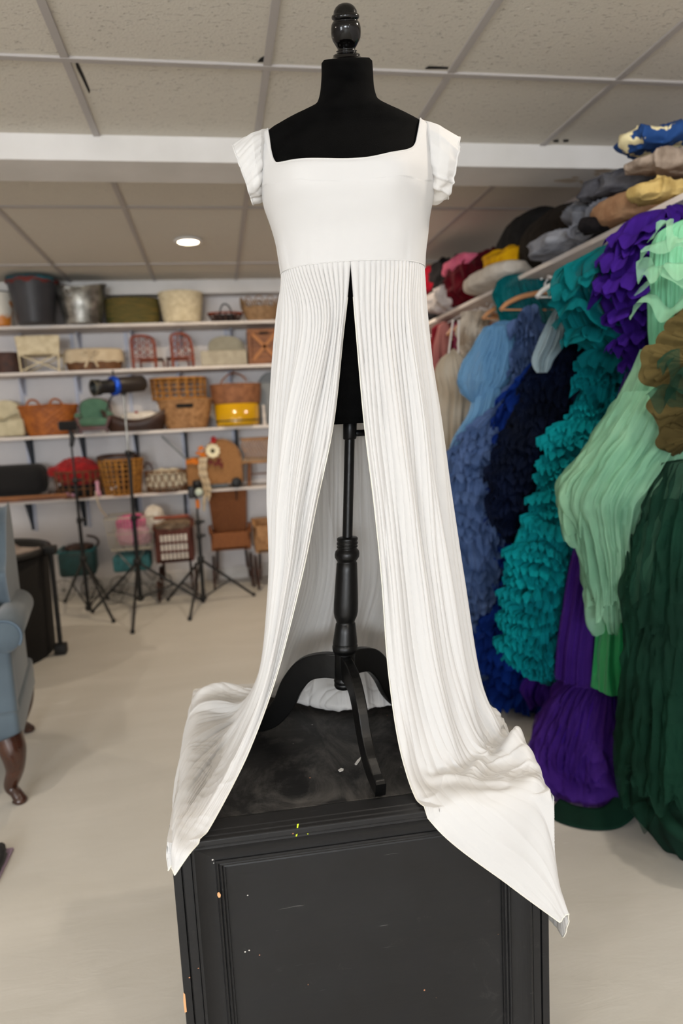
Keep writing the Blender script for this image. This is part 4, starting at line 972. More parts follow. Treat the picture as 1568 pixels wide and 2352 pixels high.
hoop([(-34*k, -.02, h2*.9), (-30*k, -.02, h2*1.22), (-14*k, -.02, h2*1.56), (0, -.02, h2*1.62), (14*k, -.02, h2*1.5), (26*k, -.02, h2*1.2)], .007, bpy.data.materials['wicker_rust'], t)
p, k = spot(608, 2, 5.45); t = thing('white_spool_stand', 'small white turned stand right of the yellow tin', 'ornament', p)
MB().lathe([(.001, 0), (.02, 0), (.012, .02), (.008, .05), (.014, .07), (.010, .09), (.008, .13), (.012, .15), (.001, .155)], n=20).build('turned_post', M_board, t)
p, k = spot(632, 2, 5.56); t = thing('grey_padded_headboard', 'grey rounded padded doll headboard mostly behind the gown', 'doll furniture', p)
V = [(-34*k, 0)]+[(-34*k*math.cos(a), 85*k+34*k*math.sin(a)) for a in np.linspace(0, math.pi, 16)]+[(34*k, 0)]
slab(V, -.02, .03, 'panel', M_greyc, .012, t)

# ---- fourth shelf
p, k = spot(38, 3, 5.46); t = thing('black_rounded_case', 'black rounded case on a wooden tray at the left of the lowest shelf', 'case', p+np.array([0, 0, .045]))
b = MB(); b.rbox((0, 0, 34*k), (142*k, .20, 70*k), .07, 8); b.build('shell', M_blkmat, t)
t = thing('wooden_tray', 'long brown wooden tray under the black rounded case', 'tray', p+np.array([.06, 0, 0]))
bevel(MB().box((0, 0, .016), (200*k, .24, .030)).build('plank', M_wood, t, False), .004); bevel(MB().box((0, -.11, .034), (200*k, .012, .014)).build('edge_strip', mat('amber_wood', (164, 104, 50), .55), t, False), .002)
p, k = spot(123, 3, 5.46); t = thing('wooden_trinket', 'small dark carved wooden block between the black case and red basket', 'ornament', p)
MB().rbox((0, 0, 9*k), (18*k, .05, 18*k), .012).build('block', M_wooddk, t); MB().lathe([(.001, 0), (.01, .004), (.001, .01)], (0, -.026, 10*k), 12, axis=(0, -1, 0)).build('knob', M_zinc, t)
p, k = spot(184, 3, 5.46); t = thing('wire_basket', 'brown wire basket heaped with red fluff on the lowest shelf', 'basket', p)
h = 58*k; open_basket(t, 106*k, 98*k, h, W_brown, .6, 20, (0, .33, .66, 1), .0035, .006)
def fluffy(c, d, m, seed, name, parent, n=140, amp=.10):
    u = np.linspace(0, 2*math.pi, n+1)[:-1]; v = np.linspace(-math.pi/2, math.pi/2, n//2); U, V = np.meshgrid(u, v)
    x, y, z = np.cos(V)*np.cos(U), np.cos(V)*np.sin(U), np.sin(V); k_ = 1+amp*(np.abs(vnoise(x*7, y*7, z*7, seed))*1.2+.7*vnoise(x*18, y*18, z*18, seed+2))
    P = np.stack([x*k_*d[0]/2, y*k_*d[1]/2, z*k_*d[2]/2], -1)+np.array(c); return MB().grid(P, cu=True).build(name, m, parent)
fluffy((0, 0, h*.95), (100*k, .17, 66*k), M_redf, 3, 'red_fluff', t)
blob((-2*k, 0, .01), (84*k, .14, h*.5), M_blkmat, 12, 'dark_cloth', t); blob((-22*k, -.05, .006), (32*k, .06, 12*k), M_lpink, 12, 'pink_scrap', t)
blob((-50*k, 0, h*.82), (26*k, .08, 22*k), M_redf, 5, 'red_corner', t, flat=False)
p, k = spot(284, 3, 5.46); t = thing('openwork_gold_basket', 'tall golden openwork rattan basket with a dark cushion on top', 'basket', p)
h = 78*k; open_basket(t, 98*k, 78*k, h, W_gold, .65, 22, (0, .12, .3, .45, .6, .75, .88, 1), .005, .009)
blob((-4*k, 0, h-.004), (84*k, .17, 16*k), M_wooddk, 13, 'dark_cushion', t, power=.5); MB().lathe([(.03*1.3, .02), (.035*1.3, h*.9)], n=24, caps=False).build('inner_lining', W_dark, t)
p, k = spot(385, 3, 5.46); t = thing('low_twig_basket', 'low twig basket filled with white cloth on the lowest shelf', 'basket', p)
h = 46*k; open_basket(t, 94*k, 88*k, h, W_brown, .6, 18, (0, .2, 1), .004, .006, cross=True)
blob((0, 0, .012), (84*k, .15, h*1.08), mat('muslin', (196, 184, 160), .9), 17, 'white_cloth', t)
MB().tube(cr([(-30*k, .06, h), (-34*k, .07, h+14*k), (-44*k, .07, h+20*k), (-50*k, .06, h+8*k)], 14), .008, 6).build('handle', W_dark, t)
p, k = spot(497, 3, 5.46); t = thing('wicker_cradle_cart', 'tan wicker doll cart with rounded hood, black wheels and sunflower garland', 'doll cart', p)
H = 100*k; V = [(-62*k, 12*k), (-62*k, 70*k), (-30*k, 74*k)]+[(16*k-44*k*math.cos(a), 60*k+50*k*math.sin(a)) for a in np.linspace(.5, math.pi, 16)]+[(60*k, 12*k)]
o = slab(V, -.08, .09, 'wicker_body', mat('wicker_honey', (176, 126, 74), .7, (146, 98, 54), 60, stretch=(1, 1, 3), bump=.6, bs=120), .01, t)
MB().tube([(x, -.083, z) for x, z in V], .006, 6, closed=True).build('piped_edge', W_tan, t)
for x in (-40, 46):
    for y in (-.095, .10): MB().lathe([(.001, -.012), (.034, -.012), (.04, -.006), (.04, .006), (.034, .012), (.001, .012)], (x*k, y, .04), 28, axis=(0, 1, 0)).build('wheel', M_blk, t)
    MB().tube([(x*k, -.09, .04), (x*k, .1, .04)], .005, 6).build('axle', M_blk, t)
fc = np.array([-2*k, -.115, 86*k])
b = MB()
for i in range(20):
    a = i/20*6.283; L_ = .055+.006*(i % 2); d = np.array([math.cos(a), -.18, math.sin(a)]); w = np.array([-math.sin(a), 0, math.cos(a)])*.011
    P = [fc+d*.014-w*.5, fc+d*.014+w*.5, fc+d*L_*.7+w, fc+d*L_, fc+d*L_*.7-w]; b.poly(P)
o = b.build('sunflower', M_petal, t, False); solid(o, .002); MB().lathe([(.001, -.012), (.015, -.010), (.018, 0), (.015, .006)], fc, 20, axis=(0, 1, 0)).build('flower_centre', mat('seed_dark', (64, 58, 26), .9), o)
r2 = random.Random(8)
for nm, m, pts in (('orange_blossom', M_org, [(-28, 92), (-34, 80), (-24, 78), (-48, 66), (-56, 62), (-40, 64)]), ('rust_blossom', M_redrim, [(-24, 66), (-10, 62), (4, 56), (16, 52), (10, 62)]), ('red_berry', M_redf, [(2, 112), (0, 108)])):
    b = MB()
    for x, z in pts:
        for i in range(7):
            a = r2.random()*6.283; d = np.array([math.cos(a), -.4*r2.random(), math.sin(a)])*.026; w = np.array([-math.sin(a), .2, math.cos(a)])*.010; c = np.array([x*k, -.10, z*k])
            b.poly([c-w*.4, c+d*.5-w, c+d, c+d*.5+w, c+w*.4])
    o = b.build(nm, m, t, False); solid(o, .002)
b = MB()
for x, L_ in ((-30, 118), (-24, 90), (-18, 96)):
    q = cr([(x*k, -.11, 72*k), ((x-3)*k, -.125, 40*k), ((x+3)*k, -.13, 5*k), ((x-1)*k, -.135, (72-L_)*k)], 30); b.tube(q, [.012+.004*math.sin(i*1.3) for i in range(30)], 6)
b.build('lace_ribbon', M_linen, t)
MB().tube([(-60*k, 0, 66*k), (-90*k, .0, 100*k), (-112*k, .0, 124*k)], .008, 8).build('push_handle', M_greyc, t)
MB().box((-4*k, -.0, .022), (60*k, .14, .02)).build('base_board', M_greyc, t, False)
p, k = spot(598, 3, 5.46); t = thing('wicker_doll_bed', 'wicker doll bed on wooden legs, partly behind the gown', 'doll bed', p)
for z in (54*k, 106*k): MB().tube([(-38*k, -.08, z), (40*k, -.08, z), (40*k, .08, z), (-38*k, .08, z)], .009, 7, closed=True).build('rail', W_tan, t); b = MB()
for i in range(11):
    x = (-34+i*7)*k; b.tube(cr([(x, -.08, 54*k), (x+6*k, -.085, 72*k), (x-2*k, -.08, 92*k), (x+4*k, -.08, 106*k)], 12), .006, 6)
b.build('curled_spindles', W_tan, t)
for x in (-22, 30):
    for y in (-.07, .07): MB().tube([(x*k, y, 54*k), ((x-4)*k, y, 0)], .012, 8).build('leg', M_wood, t)
MB().box((4*k, 0, 26*k), (46*k, .01, .01)).build('stretcher', M_wood, t, False)
MB().rbox((1*k, 0, 58*k), (74*k, .15, .03), .01).build('mattress', mat('pale_mattress', (176, 168, 150), .9), t)
p, k = spot(226, 3, 5.40); t = thing('pink_figurine', 'tiny pink and cream figurine standing before the red basket', 'figurine', p)
MB().lathe([(.001, 0), (.026, 0), (.020, .03), (.012, .06), (.014, .075), (.010, .085), (.016, .10), (.012, .115), (.001, .12)], n=20).build('figure', M_lpink, t)
p, k = spot(262, 3, 5.40); t = thing('white_bird_figurine', 'tiny white bird ornament on a perch before the golden basket', 'figurine', p)
MB().lathe([(.001, 0), (.022, 0), (.018, .006), (.005, .012), (.004, .04)], n=16).build('perch', M_board, t)
MB().tube(cr([(-.035, 0, .07), (-.018, 0, .052), (0, 0, .05), (.018, 0, .06), (.026, 0, .072)], 14), [.002, .004, .006, .009, .011, .012, .012, .012, .011, .009, .008, .008, .006, .002], 10).build('bird', M_board, t)

# ---- doll carriages on the floor
def wheel(t, c, r, m, n=10, ax=(0, 1, 0), tr=.006):
    b = MB(); q = np.array(Vector((0, 0, 1)).rotation_difference(Vector(ax)).to_matrix()); a = np.arange(36)/36*6.283
    R_ = np.stack([r*np.cos(a), r*np.sin(a), 0*a], 1) @ q.T+np.array(c); b.tube(R_, tr, 7, closed=True)
    for i in range(n): b.tube([np.array(c), R_[int(i*36/n)]], .002, 4)
    b.lathe([(.001, -.012), (.012, -.012), (.012, .012), (.001, .012)], c, 12, axis=ax); return b.build('wheel', m, t)
def fpos(x, y): return atz(x, y, 0)
# white wire pram with pink blankets
g0 = fpos(318, 1372); k = scl(g0); t = thing('white_wire_pram', 'white wire doll pram with pink blankets and teal basket below', 'doll pram', g0)
z1, z0 = 190*k, 120*k
b = MB(); Wb = 52*k
for q, z in ((.82, z0), (.9, (z0+z1)/2), (1.0, z1)):
    b.tube([(-Wb*q, -.14, z), (Wb*q, -.14, z), (Wb*q, .14, z), (-Wb*q, .14, z)], .006 if q != .9 else .003, 6, closed=True)
for i in range(15):
    q = -1+2*i/14
    for y in (-.14, .14): b.tube([(Wb*q*.82, y, z0), (Wb*q, y, z1)], .0028, 5)
b.build('wire_basket', mat('cream_wire', (198, 190, 170), .5), t)
b = MB()
for s in (-1, 1):
    b.tube([(-36*k, s*.13, 20*k), (30*k, s*.13, z0)], .006, 6); b.tube([(36*k, s*.13, 20*k), (-34*k, s*.13, z0)], .006, 6)
b.tube([(-40*k, -.15, 42*k), (40*k, -.15, 42*k)], .008, 6); b.build('folding_frame', M_zinc, t)
blob((6*k, -.02, z0+6*k), (72*k, .22, 56*k), M_lpink, 21, 'pale_pink_blanket', t); blob((2*k, -.03, z0+40*k), (62*k, .2, 34*k), M_pink, 22, 'hot_pink_blanket', t)
blob((50*k, 0, z0+30*k), (40*k, .2, 60*k), M_fluff, 26, 'white_hood', t)
MB().rbox((-4*k, -.0, 86*k), (80*k, .24, 36*k), .02).build('teal_basket', mat('teal_cane', (64, 132, 138), .6, (44, 100, 108), 40), t)
for x in (-46, 52):
    for y in (-.15, .15): wheel(t, (x*k, y, .075), .07, M_zinc)
MB().tube(cr([(-Wb, 0, z1), (-66*k, 0, z1+24*k), (-72*k, 0, z1+60*k)], 12), .005, 6).build('rope_handle', M_linen, t)
# teal pram behind the bin
g0 = fpos(168, 1392); k = scl(g0); t = thing('teal_doll_pram', 'dark teal doll pram behind the black bin and the leftmost stand', 'doll pram', g0+np.array([0, .35, 0]))
MB().rbox((0, 0, 84*k), (84*k, .28, 60*k), .03, rz=.1).build('pram_body', mat('teal_pram', (30, 72, 72), .5, (22, 52, 54), 12), t)
MB().tube([(-40*k, -.16, 116*k), (42*k, -.16, 116*k), (42*k, .16, 116*k), (-40*k, .16, 116*k)], .01, 7, closed=True).build('rim', mat('teal_cane', (64, 132, 138), .6), t)
for x in (-30, 34):
    for y in (-.16, .16): wheel(t, (x*k, y, .085), .08, M_zinc)
blob((4*k, 0, 112*k), (60*k, .2, 16*k), M_wooddk, 31, 'dark_cover', t)
hoop([(40*k, 0, 112*k), (50*k, 0, 128*k), (42*k, 0, 140*k), (24*k, 0, 146*k)], .009, M_wooddk, t)
def stroller(x, y, label, top, m, hw, zb, zt, white=False, seed=0, loc_=None):
    g0 = fpos(x, y) if loc_ is None else np.array(loc_); k = scl(g0); t = thing('wicker_doll_stroller', label, 'doll stroller', g0); hw *= k; zb *= k; zt *= k; top *= k
    def panel(z0, z1, w0, w1, yy, name, rnd_=0.):
        V = [(-w0, z0), (w0, z0)]+[(w1*math.cos(a)**1 if abs(math.cos(a)) < .7 else w1*(1 if math.cos(a) > 0 else -1), z1-rnd_+rnd_*min(1, math.sin(a)*1.35)) for a in np.linspace(0, math.pi, 17)]
        return slab(V, yy, yy+.02, name, m, .007, t)
    panel(zb, zt, hw*.86, hw, -.12, 'seat_basket'); panel(zb, top, hw*.8, hw*.97, .10, 'backrest', 16*k)
    for s in (-1, 1):
        b = MB(); b.box((s*hw*.92, 0, (zb+zt)/2), (.018, .24, zt-zb)); bevel(b.build('side_panel', m, t, False), .004)
        MB().tube(cr([(s*hw*.95, -.12, zt), (s*hw*.99, -.02, zt+.035), (s*hw*.99, .08, zt+.03)], 10), .014, 8).build('armrest', m, t)
        wheel(t, (s*hw*.95, .10, .11), .105, W_dark, 12, (1, 0, 0), .008); wheel(t, (s*hw*.95, -.16, .08), .075, W_dark, 12, (1, 0, 0), .008)
        MB().tube([(s*hw*.8, -.16, .08), (s*hw*.7, .02, zb), (s*hw*.75, .10, .11)], .008, 6).build('frame_strut', M_wooddk, t)
        MB().tube([(s*hw*.7, .1, zb), (s*hw*.85, .24, top*.86), (s*hw*.85, .26, top*.9)], .008, 6).build('push_bar', M_wooddk, t)
    MB().box((0, 0, zb+.01), (hw*1.7, .24, .02)).build('floor_panel', m, t, False)
    if white:
        for i in range(7): MB().box(((-.72+.24*i)*hw*.86, -.1215, (zb+zt)/2-.01), (.020, .006, (zt-zb)*.72)).build('white_ribbon', M_fluff, t, False)
        for j in range(2): MB().box((0, -.125, zb+(zt-zb)*(.33+.26*j)), (hw*1.6, .008, .016)).build('cane_band', m, t, False)
        blob((0, .0, zt-.02), (hw*2.05, .24, .07), mat('grey_tan_fur', (140, 118, 96), .95, (100, 80, 62), 18), 41, 'fur_cover', t)
        MB().tube([(-hw*.9, -.14, zt+.09), (hw*.9, -.14, zt+.09)], .012, 8).build('push_rail', W_red, t)
    return t
M_bwick = mat('wicker_chestnut', (104, 48, 32), .65, (76, 32, 22), 50, stretch=(1, 1, 3), bump=.5, bs=120)
M_owick = mat('wicker_caramel', (158, 96, 48), .65, (128, 72, 34), 50, stretch=(1, 1, 3), bump=.5, bs=120)
stroller(412, 1367, 'chestnut wicker doll stroller with fur cover and white ribbon weave', 176, M_bwick, 42, 84, 160, True)
stroller(537, 1340, 'caramel wicker doll stroller with a high rounded back, right of the tripods', 218, M_owick, 45, 84, 124)
stroller(630, 1340, 'pale wicker doll stroller mostly hidden behind the left side of the gown', 150, W_tan, 40, 80, 140)

# ------------------------------------------------------------------ light stands
def light_stand(label, foot, hub_y, top, feet, r=.013):
    F0 = fpos(*foot); Yt = F0[1]; T0 = at(top[0], top[1], Yt); t = thing('light_stand', label, 'light stand', F0)
    H0 = at(foot[0]+(top[0]-foot[0])*(foot[1]-hub_y)/(foot[1]-top[1]), hub_y, Yt)
    L_ = T0-F0; ax = lambda q: F0*0+L_*q
    hq = (H0[2])/L_[2]
    b = MB(); b.tube([ax(.03), ax(hq+.22)], r*1.15, 12); b.build('lower_tube', M_blk, t)
    b = MB(); b.tube([ax(hq+.2), ax(.74)], r*.9, 12); b.build('middle_tube', M_blk, t)
    b = MB(); b.tube([ax(.72), ax(1.0)], r*.62, 12); b.build('upper_tube', M_zinc if 'spotlight' in label else M_blk, t)
    for q in (hq+.21, .73): 
        c = ax(q); MB().lathe([(r*1.1, -.02), (r*1.7, -.018), (r*1.7, .018), (r*1.1, .02)], c, 16).build('clamp_collar', M_blk, t)
        MB().tube([c, c+np.array([.045, 0, .004])], [.005, .011], 8).build('clamp_knob', M_blk, t)
    MB().lathe([(r*1.1, -.025), (r*2.1, -.02), (r*2.1, .02), (r*1.1, .025)], ax(hq), 16).build('leg_hub', M_blk, t)
    MB().lathe([(r*1.1, -.015), (r*2.0, -.012), (r*2.0, .012), (r*1.1, .015)], ax(.045), 16).build('brace_hub', M_blk, t)
    for f in feet:
        Pf = fpos(*f)-F0; Pf[2] = .010; Ph = ax(hq)
        o = MB().tube([Ph, Pf], .0095, 8).build('leg', M_blk, t)
        MB().lathe([(.001, -.010), (.013, -.009), (.014, .01), (.009, .016)], Pf, 12).build('rubber_foot', M_blk, o)
        mid = Ph+(Pf-Ph)*.56; MB().tube([ax(.045), mid], .006, 6).build('brace', M_blk, t)
    return t, T0
_, T1 = light_stand('black tripod light stand carrying the spotlight, middle of three', (324, 1394), 1291, (284, 905), [(305, 1455), (212, 1408), (467, 1384)], .014)
_, T2 = light_stand('slim black tripod stand with a small flash, left of three', (205, 1415), 1285, (160, 985), [(261, 1430), (248, 1378), (150, 1384)], .011)
_, T3 = light_stand('short black tripod stand with a bare lamp, right of three', (468, 1384), 1285, (450, 1130), [(583, 1369), (436, 1425), (386, 1380)], .012)
# spotlight with snoot
A = at(330, 880, T1[1]+.10); Bq = at(214, 891, T1[1]-.14); d = Bq-A; L_ = float(np.linalg.norm(d)); d /= L_
t = thing('spotlight', 'black snooted spotlight with a blue ring on the middle tripod', 'spotlight', T1)
A = A-T1; rr = 18.5*scl(T1)
MB().lathe([(.001, 0), (rr*.8, 0), (rr*1.0, .015), (rr*1.02, L_*.50), (rr*.95, L_*.56)], A, 32, axis=d).build('housing', mat('housing_dark', (34, 27, 24), .45), t)
MB().lathe([(rr*.9, L_*.55), (rr*1.16, L_*.56), (rr*1.2, L_*.60), (rr*1.16, L_*.645), (rr*.9, L_*.65)], A, 32, axis=d, caps=False).build('blue_ring', M_blue, t)
MB().lathe([(rr*.85, L_*.64), (rr*.8, L_*.86), (rr*.95, L_*.88), (rr*.98, L_), (rr*.80, L_), (rr*.74, L_*.93)], A, 32, axis=d, caps=False).build('snoot', M_blk, t)
MB().lathe([(.001, L_*.955), (rr*.5, L_*.945), (rr*.78, L_*.93)], A, 32, axis=d).build('lens', mat('lens_glass', (70, 80, 78), .05, coat=1.), t)
MB().lathe([(rr*.98, L_*.985), (rr*1.03, L_), (rr*.86, L_*1.004), (rr*.84, L_*.99)], A, 32, axis=d, caps=False).build('lens_rim', mat('rim_olive', (96, 92, 78), .4, metal=.5), t)
MB().tube([(0, 0, -.01), (0, 0, .045)], .018, 10).build('mount', M_blk, t)
MB().tube([(-.02, 0, .05), (-.09, -.02, -.03), (-.12, -.03, -.11)], .007, 6).build('tilt_handle', M_blk, t)
MB().tube([A+d*L_*.60+np.array([0, 0, rr]), A+d*L_*.60+np.array([0, 0, rr+.05])], .006, 8).build('ring_screw', M_blk, t)
t = thing('camera_flash', 'small black flash head on top of the left tripod', 'flash', T2)
MB().rbox((-.012, 0, .022), (.115, .10, .062), .014, rz=.25).build('flash_body', M_blkmat, t); MB().tube([(0, 0, -.12), (.012, 0, -.06), (0, 0, 0)], [.014, .018, .012], 10).build('bracket', M_blk, t)
t = thing('bare_lamp_head', 'small round lamp head with orange clamp on the right tripod', 'lamp', T3)
MB().lathe([(.001, -.05), (.034, -.045), (.04, .0), (.038, .012), (.03, .02)], (.018, -.02, .0), 24, axis=(.2, -1, 0)).build('lamp_housing', M_blk, t)
MB().lathe([(.030, .018), (.026, .036), (.014, .048), (.001, .052)], (.018, -.02, 0), 24, axis=(.2, -1, 0)).build('glass_bulb', M_glassg, t)
MB().rbox((-.03, 0, .0), (.05, .06, .085), .012).build('bracket', M_blk, t); MB().lathe([(.001, 0), (.03, .004), (.034, .03), (.028, .05), (.001, .054)], (.012, 0, .032), 20).build('top_knob', M_blk, t)
MB().tube([(.006, -.012, -.115), (.006, -.012, -.055)], .014, 8).build('orange_clamp', mat('orange_plastic', (226, 120, 20), .4), t)

# ------------------------------------------------------------------ black round bin
c = np.array([-1.42, 4.02, 0]); 
R0 = .42; yb_ = float(fpos(150, 1487)[1])-.06; cc = np.array([float(at(150, 1487, yb_)[0])-R0-.05, yb_, 0]); topz = float(at(140, 1257, yb_)[2])
t = thing('collapsible_bin', 'big round black fabric bin with a tube frame behind the wing chair', 'bin', cc)
MB().lathe([(.001, .002), (R0*.94, .0), (R0*.97, .03), (R0, topz), (R0*.97, topz), (R0*.93, .035), (.001, .03)], n=72).build('fabric_drum', mat('bin_fabric', (15, 12, 10), .95), t)
a = np.arange(72)/72*6.283; MB().tube(np.stack([(R0+.005)*np.cos(a), (R0+.005)*np.sin(a), topz+0*a], 1), .018, 8, closed=True).build('rim_tube', M_blk, t)
MB().lathe([(R0*.90, topz-.02), (R0*.6, topz-.10), (.001, topz-.12)], n=72, fn=lambda P, a: P+np.stack([0*P[..., 0]]*2+[.02*vnoise(P[..., 0]*14, P[..., 1]*14, 0, 3)], -1)).build('bagged_contents', mat('mesh_grey', (120, 106, 100), .9, (160, 148, 140), 10), t)
for an in (math.radians(-8), math.radians(172)):
    d = np.array([math.cos(an), math.sin(an), 0])*(R0+.045); MB().tube([d+np.array([0, 0, .03]), d+np.array([0, 0, topz-.0])], .014, 8).build('frame_post', M_blk, t)
    MB().rbox(d+np.array([0, 0, topz-.0]), (.07, .06, .05), .01).build('corner_joint', M_blk, t); MB().rbox(d+np.array([0, 0, .035]), (.07, .06, .06), .01).build('corner_joint', M_blk, t)

# ------------------------------------------------------------------ wing chair at the left
M_vb = mat('blue_grey_velvet', (82, 96, 106), .8, (68, 81, 91), 5, sheen=.3)
M_pipe = mat('velvet_piping', (84, 100, 114), .8)
lg = fpos(46, 1842); CRZ = .17; _l = (.299, -.024)
ch = thing('wing_chair', 'blue grey velvet wing chair with carved cabriole legs, cut by the left edge', 'armchair', (float(lg[0])-(_l[0]*math.cos(CRZ)-_l[1]*math.sin(CRZ)), float(lg[1])-(_l[0]*math.sin(CRZ)+_l[1]*math.cos(CRZ)), 0), CRZ)
X0 = .335                                     # half width to the outer arm
def L2(x, y, d=0.): q = at(x, y, float(lg[1])+.02+d)-np.array(ch.location); return q
zr_ = float(L2(40, 1700)[2]); za = float(L2(45, 1460)[2]); zt_c = float(at(20, 1180, float(lg[1])+.5)[2])
def cab_leg(x, y, sx, sy):
    pts = cr([(x, y, zr_+.02), (x+.012*sx, y+.012*sy, zr_-.035), (x+.010*sx, y+.010*sy, zr_*.55), (x-.012*sx, y-.012*sy, zr_*.25), (x+.004*sx, y+.004*sy, .03), (x+.014*sx, y+.014*sy, .012), (x+.014*sx, y+.014*sy, .0)], 36)
    rr_ = np.interp(np.linspace(0, 1, 36), [0, .15, .35, .62, .80, .88, 1], [.048, .044, .029, .019, .021, .026, .020])
    return MB().tube(pts, rr_, 14).build('cabriole_leg', mat('mahogany', (70, 38, 24), .25, (48, 24, 15), 12, coat=.4), ch)
for sx in (-1, 1):
    cab_leg(sx*(X0-.05), -.01, sx, -1); cab_leg(sx*(X0-.07), .58, sx, 1)
bevel(MB().rbox((0, .29, zr_+.045), (2*X0-.02, .64, .13), .02, 4).build('seat_frame', M_vb, ch), .001)
MB().rbox((0, .25, zr_+.17), (2*X0-.20, .56, .14), .045, 6).build('seat_cushion', M_vb, ch)
for sx in (-1, 1):
    # arm: upright front panel with a rolled top and a roll running back
    V = []; cxr, czr, R_ = sx*(X0-.03), za, .058
    MB().rbox((sx*(X0-.055), .02, (zr_+za)/2-.0), (.085, .06, za-zr_), .018, 4).build('arm_front', M_vb, ch)
    MB().lathe([(.001, -.015), (R_*.86, -.015), (R_, -.006), (R_, .50), (.001, .52)], (cxr, -.0, czr), 32, axis=(0, 1, 0)).build('arm_roll', M_vb, ch)
    a = np.linspace(-.6, math.pi+.6, 30); MB().tube(np.stack([cxr+R_*np.cos(a), -.012+0*a, czr+R_*np.sin(a)], 1), .005, 6).build('arm_piping', M_pipe, ch)
    MB().rbox((sx*(X0-.05), .28, (zr_+za)/2), (.06, .5, za-zr_-.02), .02, 4).build('arm_side', M_vb, ch)
    # wing
    q = [(.30, za+.02), (.24, za+.16), (.30, zt_c-.16), (.44, zt_c-.02), (.56, zt_c), (.58, za)]
    q = cr(q, 30); n_ = len(q); xo = sx*(X0-.028); xi = sx*(X0-.10)
    b = MB(); b.raw([(xo, y, z) for y, z in q]+[(xi, y, z) for y, z in q], [tuple(range(n_)), tuple(range(n_, 2*n_))[::-1]]+[(i, (i+1) % n_, (i+1) % n_+n_, i+n_) for i in range(n_)]); bevel(b.build('wing', M_vb, ch, False), .02, 4)
MB().rbox((0, .58, (za+zt_c)/2-.06), (2*X0-.14, .14, zt_c-za+.18), .05, 6).build('backrest', M_vb, ch)
# small pink thing lying on the seat and the dark object by the floor edge
t = thing('pink_floral_pillow', 'pink edged cream pillow on the wing chair, just showing at the left edge', 'pillow', np.array([*atx(4, 1405, float(ch.location.x)+.16)[:1], float(at(4, 1405, 2.62)[1]), zr_+.245]))
blob((0, 0, 0), (.16, .16, .22), mat('pillow_cream', (226, 206, 160), .9, (204, 90, 110), 12, lo=.5, hi=.56), 51, 'pillow', t, amp=.06)
g0 = fpos(2, 2000); t = thing('dark_slipper', 'dark rounded slipper with lilac trim on the floor at the left edge', 'slipper', g0+np.array([-.045, 0, 0]))
blob((0, 0, 0), (.10, .2, .05), M_blkmat, 52, 'upper', t, amp=.08); MB().rbox((0.005, 0, .005), (.10, .2, .01), .004).build('sole', mat('lilac_trim', (150, 130, 150), .7), t)
# ------------------------------------------------------------------ clothes rack on the right wall
RX = 1.42
rack_z = float(atx(1284, 592, RX)[2])
shelf = thing('closet_shelf', 'long white closet shelf with folded cloths above the hanging gowns', 'shelf', (XR, 3.6, rack_z))
y0_, y1_ = .9, 5.4
bevel(MB().box(((RX-XR)/2, (y0_+y1_)/2-3.6, 0), (XR-RX, y1_-y0_, .02)).build('board', M_board, shelf, False), .002)
for Yb_ in (1.3, 2.1, 2.9, 3.7, 4.5, 5.2):
    MB().box(((RX-XR)/2+.03, Yb_-3.6, -.09), (XR-RX-.06, .014, .012), ry=.25).build('bracket', M_board, shelf, False)
    MB().box((-.012, Yb_-3.6, -.09), (.02, .02, .18)).build('bracket', M_board, shelf, False)
rod_x = 1.53; rod_z = float(atx(1260, 622, rod_x)[2])
t = thing('closet_rod', 'black metal closet rod under the closet shelf', 'rail', (rod_x, 3.2, rod_z))
MB().tube([(0, y0_-3.2, 0), (0, y1_-3.2, 0)], .014, 14).build('rod', M_blk, t)
for Yb_ in (2.1, 2.9, 3.7, 4.5): MB().tube([(0, Yb_-3.2, 0), (0, Yb_-3.2, rack_z-rod_z-.01)], .008, 8).build('rod_hook', M_zinc, t)

def cloth_mat(name, c, c2, sheen=.0, alpha=1., trans=.15, ns=6): return mat(name, c, .85, c2, ns, sheen=sheen, trans=trans, alpha=alpha, spec=.15)
C_dgreen = cloth_mat('tulle_dark_green', (16, 50, 37), (11, 36, 27)); C_dgreens = cloth_mat('tulle_dark_green_sheer', (22, 62, 46), (16, 46, 34), alpha=.62)
C_mint = cloth_mat('tulle_mint', (128, 196, 158), (104, 172, 136)); C_mints = cloth_mat('tulle_mint_sheer', (150, 196, 164), (130, 180, 150), alpha=.55)
C_purple = cloth_mat('tulle_purple', (58, 22, 128), (44, 14, 104)); C_purples = cloth_mat('tulle_purple_sheer', (84, 46, 146), (66, 30, 124), alpha=.5)
C_satin = mat('green_satin', (24, 150, 84), .32, (20, 130, 70), 4, sheen=.2)
C_teal = cloth_mat('organza_teal', (0, 142, 150), (0, 124, 134)); C_teald = cloth_mat('tulle_teal', (0, 116, 122), (0, 96, 104), alpha=.78)
C_navy = cloth_mat('feather_navy', (4, 16, 44), (2, 9, 28)); C_royal = cloth_mat('ruffle_royal', (8, 48, 132), (4, 34, 104))
C_dusty = cloth_mat('lace_dusty_blue', (84, 106, 150), (62, 84, 126), ns=14); C_pale = cloth_mat('chiffon_grey_blue', (150, 168, 176), (134, 152, 160))
C_light = cloth_mat('chiffon_light_blue', (112, 162, 204), (92, 146, 194)); C_lights = cloth_mat('chiffon_light_blue_sheer', (122, 170, 210), (104, 156, 200), alpha=.6)
C_cream = cloth_mat('lace_cream', (206, 194, 176), (188, 172, 150)); C_red = cloth_mat('wine_red_cloth', (132, 10, 34), (104, 6, 26)); C_blush = cloth_mat('blush_cloth', (200, 140, 130), (180, 110, 108))
C_olive = cloth_mat('organza_olive', (92, 80, 46), (70, 60, 32)); C_pink = cloth_mat('mauve_pink', (150, 60, 90), (130, 44, 74))

